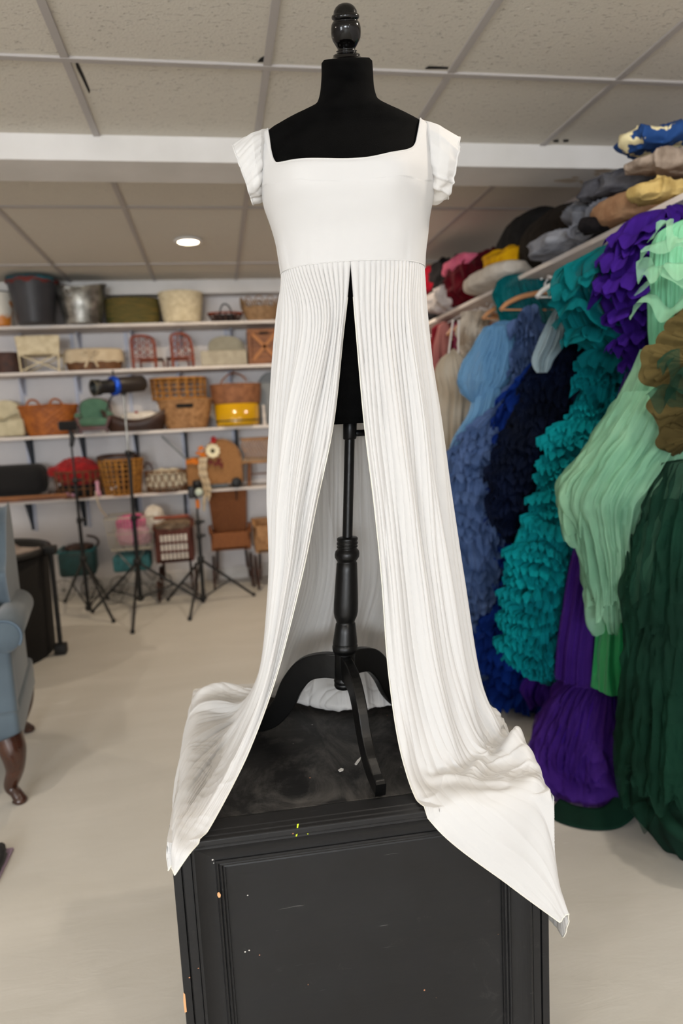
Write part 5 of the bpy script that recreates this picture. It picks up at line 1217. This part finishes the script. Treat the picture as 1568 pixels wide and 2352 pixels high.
class Body:
    """closed hanging volume whose outline follows rows (photo y, left x, right x) at depth Y"""
    def __init__(s, rows, Y, bmax=.13, flat=.75):
        L_, R_ = [], []
        for r in rows:
            yy = Y+(r[3] if len(r) > 3 else 0); L_.append(at(r[1], r[0], yy)); R_.append(at(r[2], r[0], yy))
        s.c = (np.array(L_)+np.array(R_))/2; s.h = (np.array(R_)-np.array(L_))/2
        z = s.c[:, 2]; o = np.argsort(z); s.z = z; s.t = np.concatenate([[0], np.cumsum(np.abs(np.diff(z))+np.abs(np.diff(s.c[:, 0]))*.3)]); s.t /= s.t[-1]
        s.bmax = bmax; s.flat = flat
    def __call__(s, th, v, out=0.):
        th, v = np.broadcast_arrays(np.asarray(th, float), np.asarray(v, float)); sh = v.shape; vf = np.clip(v.reshape(-1), 0, 1)
        C = pchip(s.t, s.c, vf).reshape(sh+(3,)); H = pchip(s.t, s.h, vf).reshape(sh+(3,)); a = np.linalg.norm(H, axis=-1)
        b = np.minimum(a*s.flat, s.bmax)
        P = C+H*(np.cos(th)*(1+out/np.maximum(a, .02)))[..., None]; P[..., 1] += (b+out)*np.sin(th); return P
def body_mesh(name, B, m, parent, folds=9, amp=.012, seed=0, n=260, nv=160, fine=.0, top_close=True, hem=0., out=0., sweep=.0):
    a = np.linspace(0, 2*math.pi, n+1)[:-1][None]; v = np.linspace(0, 1, nv)[:, None]
    w = vnoise(np.cos(a)*3, np.sin(a)*3, v*1.6, seed)*.7; k = smoothstep(0, .25, v)
    f = amp*k*np.cos(folds*a+w*4+v*sweep)+amp*.6*k*np.cos(folds*2.3*a+w*7)+fine*(vnoise(np.cos(a)*18, np.sin(a)*18, v*7, seed+2))+fine*.7*vnoise(np.cos(a)*40, np.sin(a)*40, v*16, seed+4)
    cl = np.sqrt(np.clip(v/.03, 0, 1)) if top_close else 1.
    P = B(a+0*v, v+0*a, f+out)
    if top_close: c0 = P.mean(axis=1, keepdims=True); P = c0+(P-c0)*np.asarray(cl)[..., None]
    if hem: P[..., 2] += smoothstep(.8, 1, v)*hem*vnoise(np.cos(a)*5, np.sin(a)*5, 0, seed+9)
    P[..., 2] = np.maximum(P[..., 2], .004)
    b = MB(); b.grid(P, cu=True); return b.build(name, m, parent)
def ruffle_mesh(name, B, m, parent, tiers, width, nw, wave, seed=0, v0=.02, v1=.99, n=420, droop=.6, jit=.6, tilt=0., keepfront=True):
    b = MB(); a0, a1 = (math.pi*.93, math.pi*2.07) if keepfront else (0, 2*math.pi)
    a = np.linspace(a0, a1, n); rs = random.Random(seed)
    for i in range(tiers):
        v = v0+(v1-v0)*(i+.5)/tiers; ph = rs.random()*20
        wob = (v1-v0)/tiers*jit*1.6*vnoise(a*1.7+ph, i*3.1, 0, seed)
        vv = np.clip(v+wob+tilt*np.cos(a)*(v1-v0)/tiers, 0, 1)
        loc_w = width*(.75+.5*rs.random())*(1+.35*vnoise(a*2.3+ph, i*1.7, 0, seed+1))
        base = B(a, vv, .0); nwv = nw*(.8+.4*rs.random())
        phs = a*nwv+2.2*vnoise(a*3+ph, i, 0, seed+2)+ph; s1 = np.sin(phs); s2 = np.sin(phs*2.3+ph)
        T = np.gradient(base, axis=0); T /= np.linalg.norm(T, axis=1)[:, None]+1e-9
        rows = []
        for q in (0, .33, .66, 1.):
            o = B(a, vv, loc_w*(q*.92)); o[:, 2] += -loc_w*droop*q*q+wave*q*s1+wave*.30*q*s2
            o += T*(wave*.5*q*np.cos(phs))[:, None]; rows.append(o)
        P = np.array(rows); P[..., 2] = np.maximum(P[..., 2], .006); b.grid(P)
    return b.build(name, m, parent)
def gown_at(name, label, rows, Y, cat='dress', group=None):
    p = at((rows[0][1]+rows[0][2])/2, rows[0][0], Y); t = thing(name, label, cat, p); return t
def put(o, t): o.location = -Vector(t.location); return o
def hanger(x, y, label, m, w=.40, rz=0., Y=None):
    if Y is None: Y = float(atx(x, y, rod_x)[1])
    t = thing('clothes_hanger', label, 'hanger', (rod_x, Y, rod_z), rz)
    MB().tube(cr([(-.016, 0, -.030), (-.024, 0, .004), (-.004, 0, .024), (.022, 0, .010), (.020, 0, -.02), (.002, 0, -.05), (0, 0, -.085)], 30), .0055, 8).build('hook', m[0], t)
    V = cr([(0, 0, -.085), (w*.25, 0, -.105), (w*.42, 0, -.135), (w*.5, 0, -.165)], 14)
    for s in (-1, 1): MB().tube(V*np.array([s, 1, 1]), np.linspace(.013, .010, 14), 8).build('arm', m[1], t)
    MB().tube([(-w*.47, 0, -.165), (w*.47, 0, -.165)], .005, 6).build('trouser_bar', m[1], t)
    return t
HW = (mat('hanger_white', (226, 226, 224), .35), mat('hanger_white', (226, 226, 224), .35)); HWd = (mat('hanger_white', (226, 226, 224), .35), mat('hanger_wood', (198, 140, 96), .45))
hanger(1375, 560, 'white plastic hanger hook at the purple ruffled top', HW); hanger(1335, 585, 'white plastic hanger holding the teal gown', HW)
hanger(1250, 622, 'bare wooden hanger in front of the small teal tulle top', HWd, .46, .12); hanger(1200, 650, 'wooden hanger holding the small teal tulle top', HWd, .42)
hanger(1125, 705, 'wooden hanger above the light blue chiffon dress', HWd, .42)
hanger(1032, 735, 'white hanger above the cream lace dress', HW, .4)
for i, Yh in enumerate((3.85, 4.05, 4.5, 4.8)): hanger(0, 0, ['wooden hanger just behind the light blue dress', 'wooden hanger beside the tan fur stole', 'wooden hanger among the wine red clothes', 'farthest wooden hanger on the rod'][i], HWd, .36, 0., Yh)

# ---- far to near
def simple(name, label, rows, Y, m, folds=8, amp=.012, seed=0, bmax=.1, fine=0., cat='dress', hem=0.):
    t = gown_at(name, label, rows, Y, cat); B = Body(rows, Y, bmax); put(body_mesh('cloth', B, m, t, folds, amp, seed, fine=fine, hem=hem), t); return t, B
simple('red_dress', 'wine red dress farthest along the clothes rod', [(735, 990, 1075), (800, 992, 1070), (900, 990, 1050), (1100, 985, 1060), (1350, 985, 1070)], 4.2, C_red, seed=1)
simple('blush_dress', 'narrow blush pink dress beside the wine red one', [(738, 1008, 1032), (800, 1000, 1030), (880, 1002, 1026), (1100, 1002, 1030)], 4.0, C_blush, seed=2)
simple('mauve_dress', 'narrow mauve dress strap between red and cream dresses', [(740, 1035, 1068), (790, 1045, 1066), (860, 1045, 1070), (1100, 1040, 1070)], 3.8, C_pink, seed=3)
t, B = simple('cream_lace_dress', 'cream lace dress with thin straps, left of the light blue one', [(800, 1034, 1048), (815, 1020, 1062), (860, 1001, 1088), (900, 1010, 1092), (960, 1008, 1086), (1100, 1015, 1080), (1300, 1030, 1090), (1480, 1050, 1100)], 3.35, C_cream, 7, .014, 4, fine=.006)
for dx in (0, 22): put(MB().tube([at(1030+dx, 812, 3.32), at(1040+dx*.6, 735, 3.32)], .005, 6).build('strap', M_board, t), t)
simple('white_fur_stole', 'tan and white fur stole hanging behind the cream lace dress', [(712, 1070, 1125), (760, 1060, 1110), (830, 1068, 1100), (900, 1068, 1110)], 3.5, mat('fur_tan', (150, 128, 104), .95, (206, 194, 178), 9, sheen=.4), 6, .015, 6, fine=.02, cat='stole')
for nm, x0 in (('blush_dress', 1020), ('mauve_dress', 1050)):
    o = bpy.data.objects[nm]; y_ = o.location.y; put(MB().tube([np.array(o.location)-np.array([0, 0, .02]), np.array([rod_x, y_, rod_z-.01])], .004, 6).build('hanging_loop', M_board, o), o)
# light blue chiffon with puffed sleeve
rows = [(735, 1120, 1195), (770, 1112, 1200), (800, 1105, 1210), (880, 1118, 1215), (960, 1085, 1205), (1040, 1060, 1200), (1200, 1050, 1200), (1400, 1060, 1200)]
t, B = simple('light_blue_dress', 'light blue chiffon dress with a puffed sleeve and trailing drape', rows, 2.98, C_light, 15, .007, 7, .1, fine=.007)
B2 = Body([(745, 1118, 1170), (800, 1088, 1178), (830, 1070, 1172), (868, 1056, 1165), (900, 1064, 1140), (925, 1085, 1110)], 2.84, .09); put(body_mesh('puff_sleeve', B2, C_lights, t, 21, .006, 8, hem=0., fine=.007), t)
B2 = Body([(880, 1100, 1150), (940, 1085, 1140), (1000, 1050, 1105), (1045, 1034, 1075)], 2.82, .05); put(body_mesh('sash', B2, C_lights, t, 7, .008, 9), t)
# grey blue sleeve
rows = [(690, 1284, 1300), (740, 1262, 1298), (790, 1240, 1290), (835, 1228, 1262), (856, 1236, 1252)]
simple('grey_blue_blouse', 'pale grey blue chiffon sleeve hanging in front of the navy gown', rows, 2.32, C_pale, 6, .007, 10, .06, cat='blouse')
# far teal top
rows = [(630, 1172, 1212), (640, 1152, 1245), (665, 1142, 1262), (700, 1146, 1285), (740, 1158, 1292), (775, 1170, 1285)]
t, B = simple('teal_tulle_top', 'small teal tulle top behind the bare wooden hanger', rows, 3.12, C_teald, 23, .005, 11, .12, fine=.012, cat='top')
# dusty blue ruffled gown
rows = [(700, 1195, 1232), (760, 1192, 1240), (850, 1190, 1250), (920, 1160, 1240), (970, 1095, 1235), (1050, 1046, 1230), (1150, 1036, 1225), (1250, 1040, 1230), (1330, 1048, 1235), (1400, 1062, 1220), (1460, 1070, 1200), (1530, 1078, 1200), (1600, 1084, 1200)]
t, B = simple('dusty_blue_gown', 'dusty blue gown covered in small lace ruffles, reaching the floor', rows, 2.75, C_dusty, 9, .018, 12, .16, fine=.012)
put(ruffle_mesh('ruffles', B, C_dusty, t, 34, .045, 34, .014, 12, jit=1.4), t)
# royal blue
rows = [(660, 1300, 1345), (760, 1290, 1345), (850, 1215, 1330), (930, 1165, 1320), (1000, 1150, 1310), (1100, 1145, 1300), (1200, 1142, 1300), (1300, 1146, 1290), (1360, 1150, 1290), (1420, 1125, 1290), (1480, 1116, 1290), (1560, 1128, 1290), (1618, 1140, 1280)]
t, B = simple('royal_blue_gown', 'royal blue ruffled gown showing between the dusty blue and navy gowns', rows, 2.62, C_royal, 9, .018, 13, .13, fine=.012)
put(ruffle_mesh('ruffles', B, C_royal, t, 30, .055, 30, .014, 13, jit=1.2), t)
# navy
rows = [(720, 1325, 1400), (780, 1280, 1420), (850, 1235, 1420), (920, 1215, 1410), (1000, 1172, 1380), (1060, 1150, 1350), (1120, 1143, 1330), (1170, 1150, 1310), (1205, 1170, 1290), (1225, 1195, 1260)]
t, B = simple('navy_gown', 'midnight navy feathery gown hanging diagonally beside the teal gown', rows, 2.45, C_navy, 9, .016, 14, .14, fine=.014)
put(ruffle_mesh('ruffles', B, C_navy, t, 34, .05, 44, .016, 14, jit=1.5), t)
# teal
rows = [(745, 1380, 1450), (800, 1375, 1460), (850, 1350, 1470), (900, 1345, 1460), (960, 1325, 1450), (985, 1285, 1445), (1050, 1275, 1430), (1110, 1268, 1410), (1170, 1245, 1395), (1240, 1205, 1380), (1300, 1195, 1365), (1370, 1182, 1350), (1440, 1172, 1340), (1500, 1186, 1330), (1540, 1215, 1320), (1563, 1235, 1300)]
t, B = simple('teal_gown', 'long bright teal gown with many wavy organza ruffles', rows, 2.22, C_teal, 8, .018, 15, .15, fine=.006)
put(ruffle_mesh('ruffles', B, C_teal, t, 52, .058, 40, .013, 15, jit=1.1, tilt=1.5, n=1100, droop=.35), t)
rows = [(560, 1385, 1430), (590, 1340, 1432), (620, 1300, 1440), (660, 1288, 1450), (720, 1305, 1465), (770, 1330, 1480), (800, 1370, 1475), (815, 1395, 1450)]
B = Body(rows, 2.14, .14); put(body_mesh('tulle_bodice', B, C_teald, t, 9, .022, 16), t); B3 = Body(rows[1:], 2.12, .15); put(ruffle_mesh('bodice_ruffles', B3, C_teald, t, 7, .055, 13, .014, 17, jit=.9), t)
# purple gown: ruffled top, narrow pleated skirt, tulle bell
rows = [(482, 1480, 1545), (510, 1440, 1590), (580, 1415, 1600), (660, 1402, 1590), (720, 1420, 1570), (780, 1445, 1560), (822, 1455, 1540)]
t, B = simple('purple_gown', 'purple gown with ruffled top and flaring tulle hem on the floor', rows, 1.98, C_purple, 7, .018, 18, .14)
put(ruffle_mesh('top_ruffles', B, C_purple, t, 10, .055, 17, .013, 18, jit=.8, tilt=-1.), t)
rows = [(815, 1462, 1540), (950, 1420, 1520), (1080, 1385, 1500), (1200, 1352, 1470), (1300, 1325, 1440), (1400, 1308, 1420), (1500, 1294, 1410), (1562, 1290, 1410)]
put(body_mesh('pleated_skirt', Body(rows, 2.02, .09), C_purple, t, 22, .006, 19), t); put(body_mesh('sheer_overskirt', Body(rows, 2.02, .10), C_purples, t, 12, .008, 29, out=.012), t)
rows = [(1546, 1375, 1425), (1562, 1330, 1440), (1590, 1296, 1452), (1640, 1268, 1462), (1700, 1244, 1472), (1740, 1240, 1482), (1785, 1266, 1488), (1838, 1292, 1490)]
put(body_mesh('tulle_hem', Body(rows, 2.0, .12), C_purple, t, 47, .004, 20, hem=.08, fine=.010, top_close=False), t); put(body_mesh('sheer_hem', Body(rows, 2.0, .13), C_purples, t, 37, .005, 21, hem=.12, fine=.016, out=.014, top_close=False), t)
B4 = Body([(1640, 1268, 1462), (1700, 1246, 1472), (1740, 1242, 1482), (1780, 1262, 1488), (1812, 1290, 1490)], 2.0, .12); put(ruffle_mesh('hem_flounces', B4, C_purples, t, 5, .05, 15, .016, 121, jit=2.2, n=500, droop=.9), t)
rows = [(1550, 1225, 1300), (1590, 1205, 1310), (1625, 1225, 1300)]
put(body_mesh('rear_hem', Body(rows, 2.35, .1), C_purple, t, 9, .010, 22, hem=.02), t)
rows = [(1560, 1430, 1500), (1700, 1440, 1500), (1845, 1442, 1490)]
put(body_mesh('side_hem', Body(rows, 1.84, .1), C_purples, t, 9, .010, 23, hem=.02, top_close=False), t)
# green satin
rows = [(1340, 1390, 1470), (1400, 1382, 1480), (1500, 1374, 1480), (1584, 1367, 1482)]
simple('green_satin_dress', 'bright green satin skirt between the purple and dark green gowns', rows, 1.90, C_satin, 5, .006, 24, .07)
# mint
rows = [(500, 1540, 1640), (560, 1505, 1660), (640, 1500, 1650), (720, 1502, 1640), (800, 1500, 1650), (900, 1462, 1650), (1000, 1405, 1630), (1060, 1360, 1600), (1110, 1325, 1570), (1160, 1320, 1530), (1210, 1345, 1500), (1280, 1365, 1490), (1340, 1372, 1480), (1400, 1380, 1470), (1425, 1395, 1450)]
t, B = simple('mint_gown', 'pale mint tulle gown sweeping down beside the purple gown', rows, 1.82, C_mint, 23, .004, 25, .14, fine=.008)
put(body_mesh('sheer_layer', Body(rows[4:], 1.79, .16), C_mints, t, 19, .009, 26, hem=.05, out=.018, fine=.012, top_close=False), t)
put(body_mesh('second_sheer_layer', Body(rows[5:-1], 1.77, .17), C_mints, t, 27, .007, 126, hem=.05, out=.03, fine=.014, top_close=False), t)
rows2 = [(1060, 1330, 1480), (1100, 1305, 1470), (1150, 1298, 1430), (1200, 1300, 1400), (1222, 1310, 1380)]
put(body_mesh('sheer_wing', Body(rows2, 1.78, .1), C_mints, t, 11, .016, 27, hem=.05), t)
B3 = Body(rows[0:4], 1.76, .12); put(ruffle_mesh('sleeve_ruffles', B3, C_mints, t, 5, .06, 9, .018, 28, jit=.6), t)
rows = [(600, 1520, 1600), (700, 1510, 1590), (735, 1505, 1560)]
# olive flowers
t = thing('olive_organza_gown', 'olive organza ruffle flowers spilling down at the right edge', 'dress', at(1545, 900, 1.62))
b = MB(); rs = random.Random(5)
for (x, y, R_) in ((1530, 838, 58), (1572, 800, 60), (1552, 930, 56), (1590, 900, 60), (1560, 1000, 46), (1600, 980, 50), (1585, 760, 50)):
    c = at(x, y, 1.60); r0 = R_*scl(c)
    for j in range(6):
        rr_ = r0*(.35+.13*j); n = 160; a = np.linspace(0, 2*math.pi, n); ph = rs.random()*9; off_ = rs.random()*3
        rows_ = []
        for q in (0, .35, .7, 1):
            w_ = q*r0*.10*np.sin(a*9+ph)*.6+q*r0*.05*np.sin(a*4+off_)
            R2 = rr_*(.25+.75*q)*(1+.10*np.sin(a*5+ph)*q); rows_.append(np.stack([c[0]+R2*np.cos(a)+w_*.3, c[1]-(.055-.009*j)+.035*q*(.4+j*.1)-.03*(1-q)+w_, c[2]+R2*np.sin(a)], 1))
        b.grid(np.array(rows_))
put(b.build('organza_flowers', C_olive, t), t)
put(body_mesh('bodice', Body([(700, 1560, 1660), (800, 1545, 1680), (950, 1550, 1690), (1080, 1570, 1680)], 1.68, .1), C_olive, t, 7, .01, 33), t)
# dark green
rows = [(1000, 1600, 1680), (1080, 1565, 1720), (1180, 1530, 1760), (1300, 1510, 1780), (1420, 1495, 1790), (1520, 1484, 1800), (1640, 1474, 1800), (1760, 1462, 1800), (1860, 1462, 1790), (1930, 1510, 1780)]
t, B = simple('dark_green_gown', 'layered dark green tulle gown at the right edge touching the floor', rows, 1.66, C_dgreen, 9, .014, 34, .2, hem=.04)
put(body_mesh('sheer_layer', Body([(1050, 1555, 1700), (1140, 1520, 1740), (1240, 1495, 1760), (1330, 1480, 1770), (1400, 1475, 1780), (1480, 1480, 1780)], 1.60, .2), C_dgreens, t, 25, .009, 35, hem=.16, out=.02, fine=.014), t)
put(body_mesh('lower_sheer_layer', Body([(1380, 1505, 1770), (1500, 1474, 1780), (1620, 1460, 1790), (1740, 1452, 1790), (1840, 1456, 1790)], 1.58, .22), C_dgreens, t, 27, .008, 36, hem=.10, out=.012, fine=.012), t)
rb_ = Body([(1150, 1560, 1740), (1400, 1525, 1770), (1700, 1500, 1790), (1850, 1500, 1780)], 1.60, .2); put(ruffle_mesh('tulle_flounces', rb_, C_dgreens, t, 8, .075, 12, .025, 37, jit=1.6, n=500), t)
B3 = Body([(800, 1560, 1650), (880, 1545, 1640), (930, 1560, 1640)], 1.52, .05); put(ruffle_mesh('green_rosette', B3, C_dgreens, t, 3, .05, 7, .02, 38), t)
# ribbon from its hem lying on the floor
def strip(pts, w, m, name, parent):
    c = cr(pts, 60); T = np.gradient(c, axis=0); T /= np.linalg.norm(T, axis=1)[:, None]; up = np.array([0, 0, 1.]); S_ = np.cross(T, up); S_ /= np.linalg.norm(S_, axis=1)[:, None]
    rows_ = []
    for q in np.linspace(-1, 1, 9): rows_.append(c+S_*(q*w*.6)+np.array([0, 0, 1])*(np.maximum(0, 1-abs(q))*.004+(1-q)*w*.22)+np.array([0, 0, .004]))
    o = MB().grid(np.array(rows_)).build(name, m, parent); solid(o, .002); return o
rbp = [atz(1270, 1866, 0), atz(1310, 1884, 0), atz(1360, 1893, 0), atz(1405, 1888, 0), atz(1440, 1855, .02), atz(1458, 1800, .05), atz(1470, 1740, .14)]
o = strip(rbp, .062, C_dgreen, 'trailing_ribbon', t); put(o, t)
rbp = [at(1500, 1700, 1.55), at(1506, 1800, 1.54), at(1520, 1860, 1.52), at(1545, 1900, 1.48), at(1590, 1930, 1.46)]
o = MB().tube(cr(rbp, 30), .02, 8).build('second_ribbon', C_dgreens, t); put(o, t)
g0 = atz(1560, 1850, 0); t = thing('brown_lace_bundle', 'brown lace bundle on the floor behind the dark green gown', 'cloth', g0+np.array([.0, .1, 0])); blob((0, 0, 0), (.22, .16, .10), mat('brown_lace', (64, 54, 34), .9, (90, 78, 50), 14), 61, 'bundle', t)

# ---- folded cloths on the closet shelf
def bundle(name, label, x, y, w, h, m, seed, dX=.16, cat='cloth', amp=.16, f=1., lift=0., power=.7, dy=1.):
    p = atx(x, y, RX+dX); z = rack_z+.0105+lift
    ztop = min(float(atx(x, y-h/2, RX+dX)[2]), CEIL-.02); hz = max(ztop-z, .03)
    A, B_ = atx(x-w/2, y, RX+dX), atx(x+w/2, y, RX+dX); Ly = min(abs(A[1]-B_[1])*dy, .8)
    t = thing(name, label, cat, (RX+dX, p[1], z)); d = (.30, Ly, hz)
    n = 110; u = np.linspace(0, 2*math.pi, n+1)[:-1]; v = np.linspace(-math.pi/2, math.pi/2, n//2); U_, V_ = np.meshgrid(u, v); sg = lambda q, pw: np.sign(q)*np.abs(q)**pw
    q = np.stack([sg(np.cos(V_), power)*sg(np.cos(U_), power)*d[0]/2, sg(np.cos(V_), power)*sg(np.sin(U_), power)*d[1]/2, sg(np.sin(V_), power)*d[2]/2], -1)
    F = f*9; wx = vnoise(q[..., 0]*F, q[..., 1]*F, q[..., 2]*F, seed+7)*.8
    fold = (1-np.abs(vnoise(q[..., 0]*F*1.3+wx, q[..., 1]*F*1.3+wx, q[..., 2]*F*1.3, seed)))**3
    fold2 = (1-np.abs(vnoise(q[..., 0]*F*3+wx*2, q[..., 1]*F*3, q[..., 2]*F*3+wx, seed+3)))**2
    r = np.linalg.norm(q, axis=-1, keepdims=True)+1e-6
    P = q+q/r*((fold-.45)*amp*.22+(fold2-.5)*amp*.07)[..., None]
    P[..., 2] = np.clip(P[..., 2], -d[2]/2, CEIL-.006-z-d[2]/2); P[..., 2] -= P[..., 2].min()
    MB().grid(P, cu=True).build('fabric', m, t); return t
K = lambda n, c, c2, **kw: mat(n, tuple(q*.93 for q in c), .95, tuple(q*.93 for q in c2), 20, bump=.4, bs=60, spec=.15, **kw)
bundle('charcoal_cloth', 'charcoal cloth at the far end of the closet shelf', 990, 690, 50, 80, K('k1', (44, 44, 48), (30, 30, 34)), 1)
bundle('white_cloth', 'crumpled white cloth at the far end of the closet shelf', 1042, 682, 60, 42, K('k2', (206, 198, 196), (176, 168, 166)), 2, .07)
bundle('red_cloth', 'bright red folded cloth behind the white one on the closet shelf', 1003, 640, 46, 50, K('k3', (160, 10, 36), (120, 6, 26)), 3, lift=.10)
bundle('black_cloth', 'black folded cloth between the red and pink cloths', 1040, 635, 50, 80, K('k4', (20, 18, 20), (34, 30, 32)), 4, .2, lift=.05)
bundle('dark_red_cloth', 'dark red knitted cloth under the pink one', 1090, 635, 60, 70, K('k5', (104, 8, 26), (74, 4, 18)), 5, .12)
bundle('pink_cloth', 'pink folded cloth on top of the dark red one', 1083, 606, 58, 28, K('k6', (222, 112, 140), (200, 90, 120)), 6, .12, lift=.19)
bundle('burgundy_cloth', 'burgundy folded cloth left of the yellow cloth', 1132, 612, 66, 62, K('k7', (80, 8, 20), (58, 4, 14)), 7, .18, lift=.04)
bundle('yellow_cloth', 'bright yellow cloth on the closet shelf', 1180, 596, 62, 44, K('k8', (224, 170, 12), (196, 140, 8)), 8, .12, lift=.03)
bundle('white_folded_towel', 'flat white folded towel at the shelf edge below the yellow cloth', 1150, 630, 110, 26, K('k9', (214, 206, 196), (196, 188, 178)), 9, .05, amp=.06)
bundle('charcoal_hat', 'round charcoal felt hat on the closet shelf', 1222, 530, 130, 88, K('k10', (30, 29, 30), (20, 19, 20)), 10, .22, 'hat', amp=.03, power=.95)
bundle('brown_cushion', 'big dark brown round cushion on the closet shelf', 1290, 530, 150, 100, K('k11', (34, 27, 22), (24, 19, 15)), 11, .17, 'cushion', amp=.03, power=.95)
bundle('grey_jersey_cloth', 'light grey jersey cloth draped over the closet shelf edge', 1325, 560, 130, 40, K('k12', (150, 152, 160), (124, 126, 136)), 12, .06, amp=.25)
bundle('grey_shirt', 'heaped mid grey shirt behind the light grey jersey', 1400, 500, 84, 70, K('k13', (128, 130, 138), (96, 98, 106)), 13, .13, amp=.3)
bundle('black_scrunched_cloth', 'small black scrunched cloth under the grey shirt', 1412, 520, 34, 36, K('k4', (20, 18, 20), (34, 30, 32)), 14, .05)
bundle('tan_felt_roll', 'long tan felt roll at the near end of the closet shelf', 1480, 470, 120, 52, K('k14', (176, 138, 106), (160, 120, 90)), 15, .10, amp=.08, dy=1.2)
bundle('grey_knit', 'grey knitted bundle on top of the tan roll', 1440, 435, 80, 66, K('k15', (96, 96, 102), (66, 66, 74)), 16, .13, amp=.3, lift=.13)
bundle('yellow_lace_cloth', 'pale yellow lace cloth at the right edge of the closet shelf', 1545, 442, 60, 46, K('k16', (206, 180, 118), (186, 158, 96)), 17, .08, amp=.2, lift=.02)
bundle('beige_knit', 'beige knitted bundle below the blue floral one', 1532, 390, 66, 58, K('k17', (176, 160, 146), (150, 134, 120)), 18, .11, amp=.25, lift=.13)
bundle('blue_floral_cloth', 'blue cloth with white and yellow flowers, topmost at the right edge', 1530, 342, 84, 84, mat('blue_floral', (14, 62, 122), .85, (226, 214, 170), 16, lo=.57, hi=.59), 19, .14, amp=.16, lift=.22)
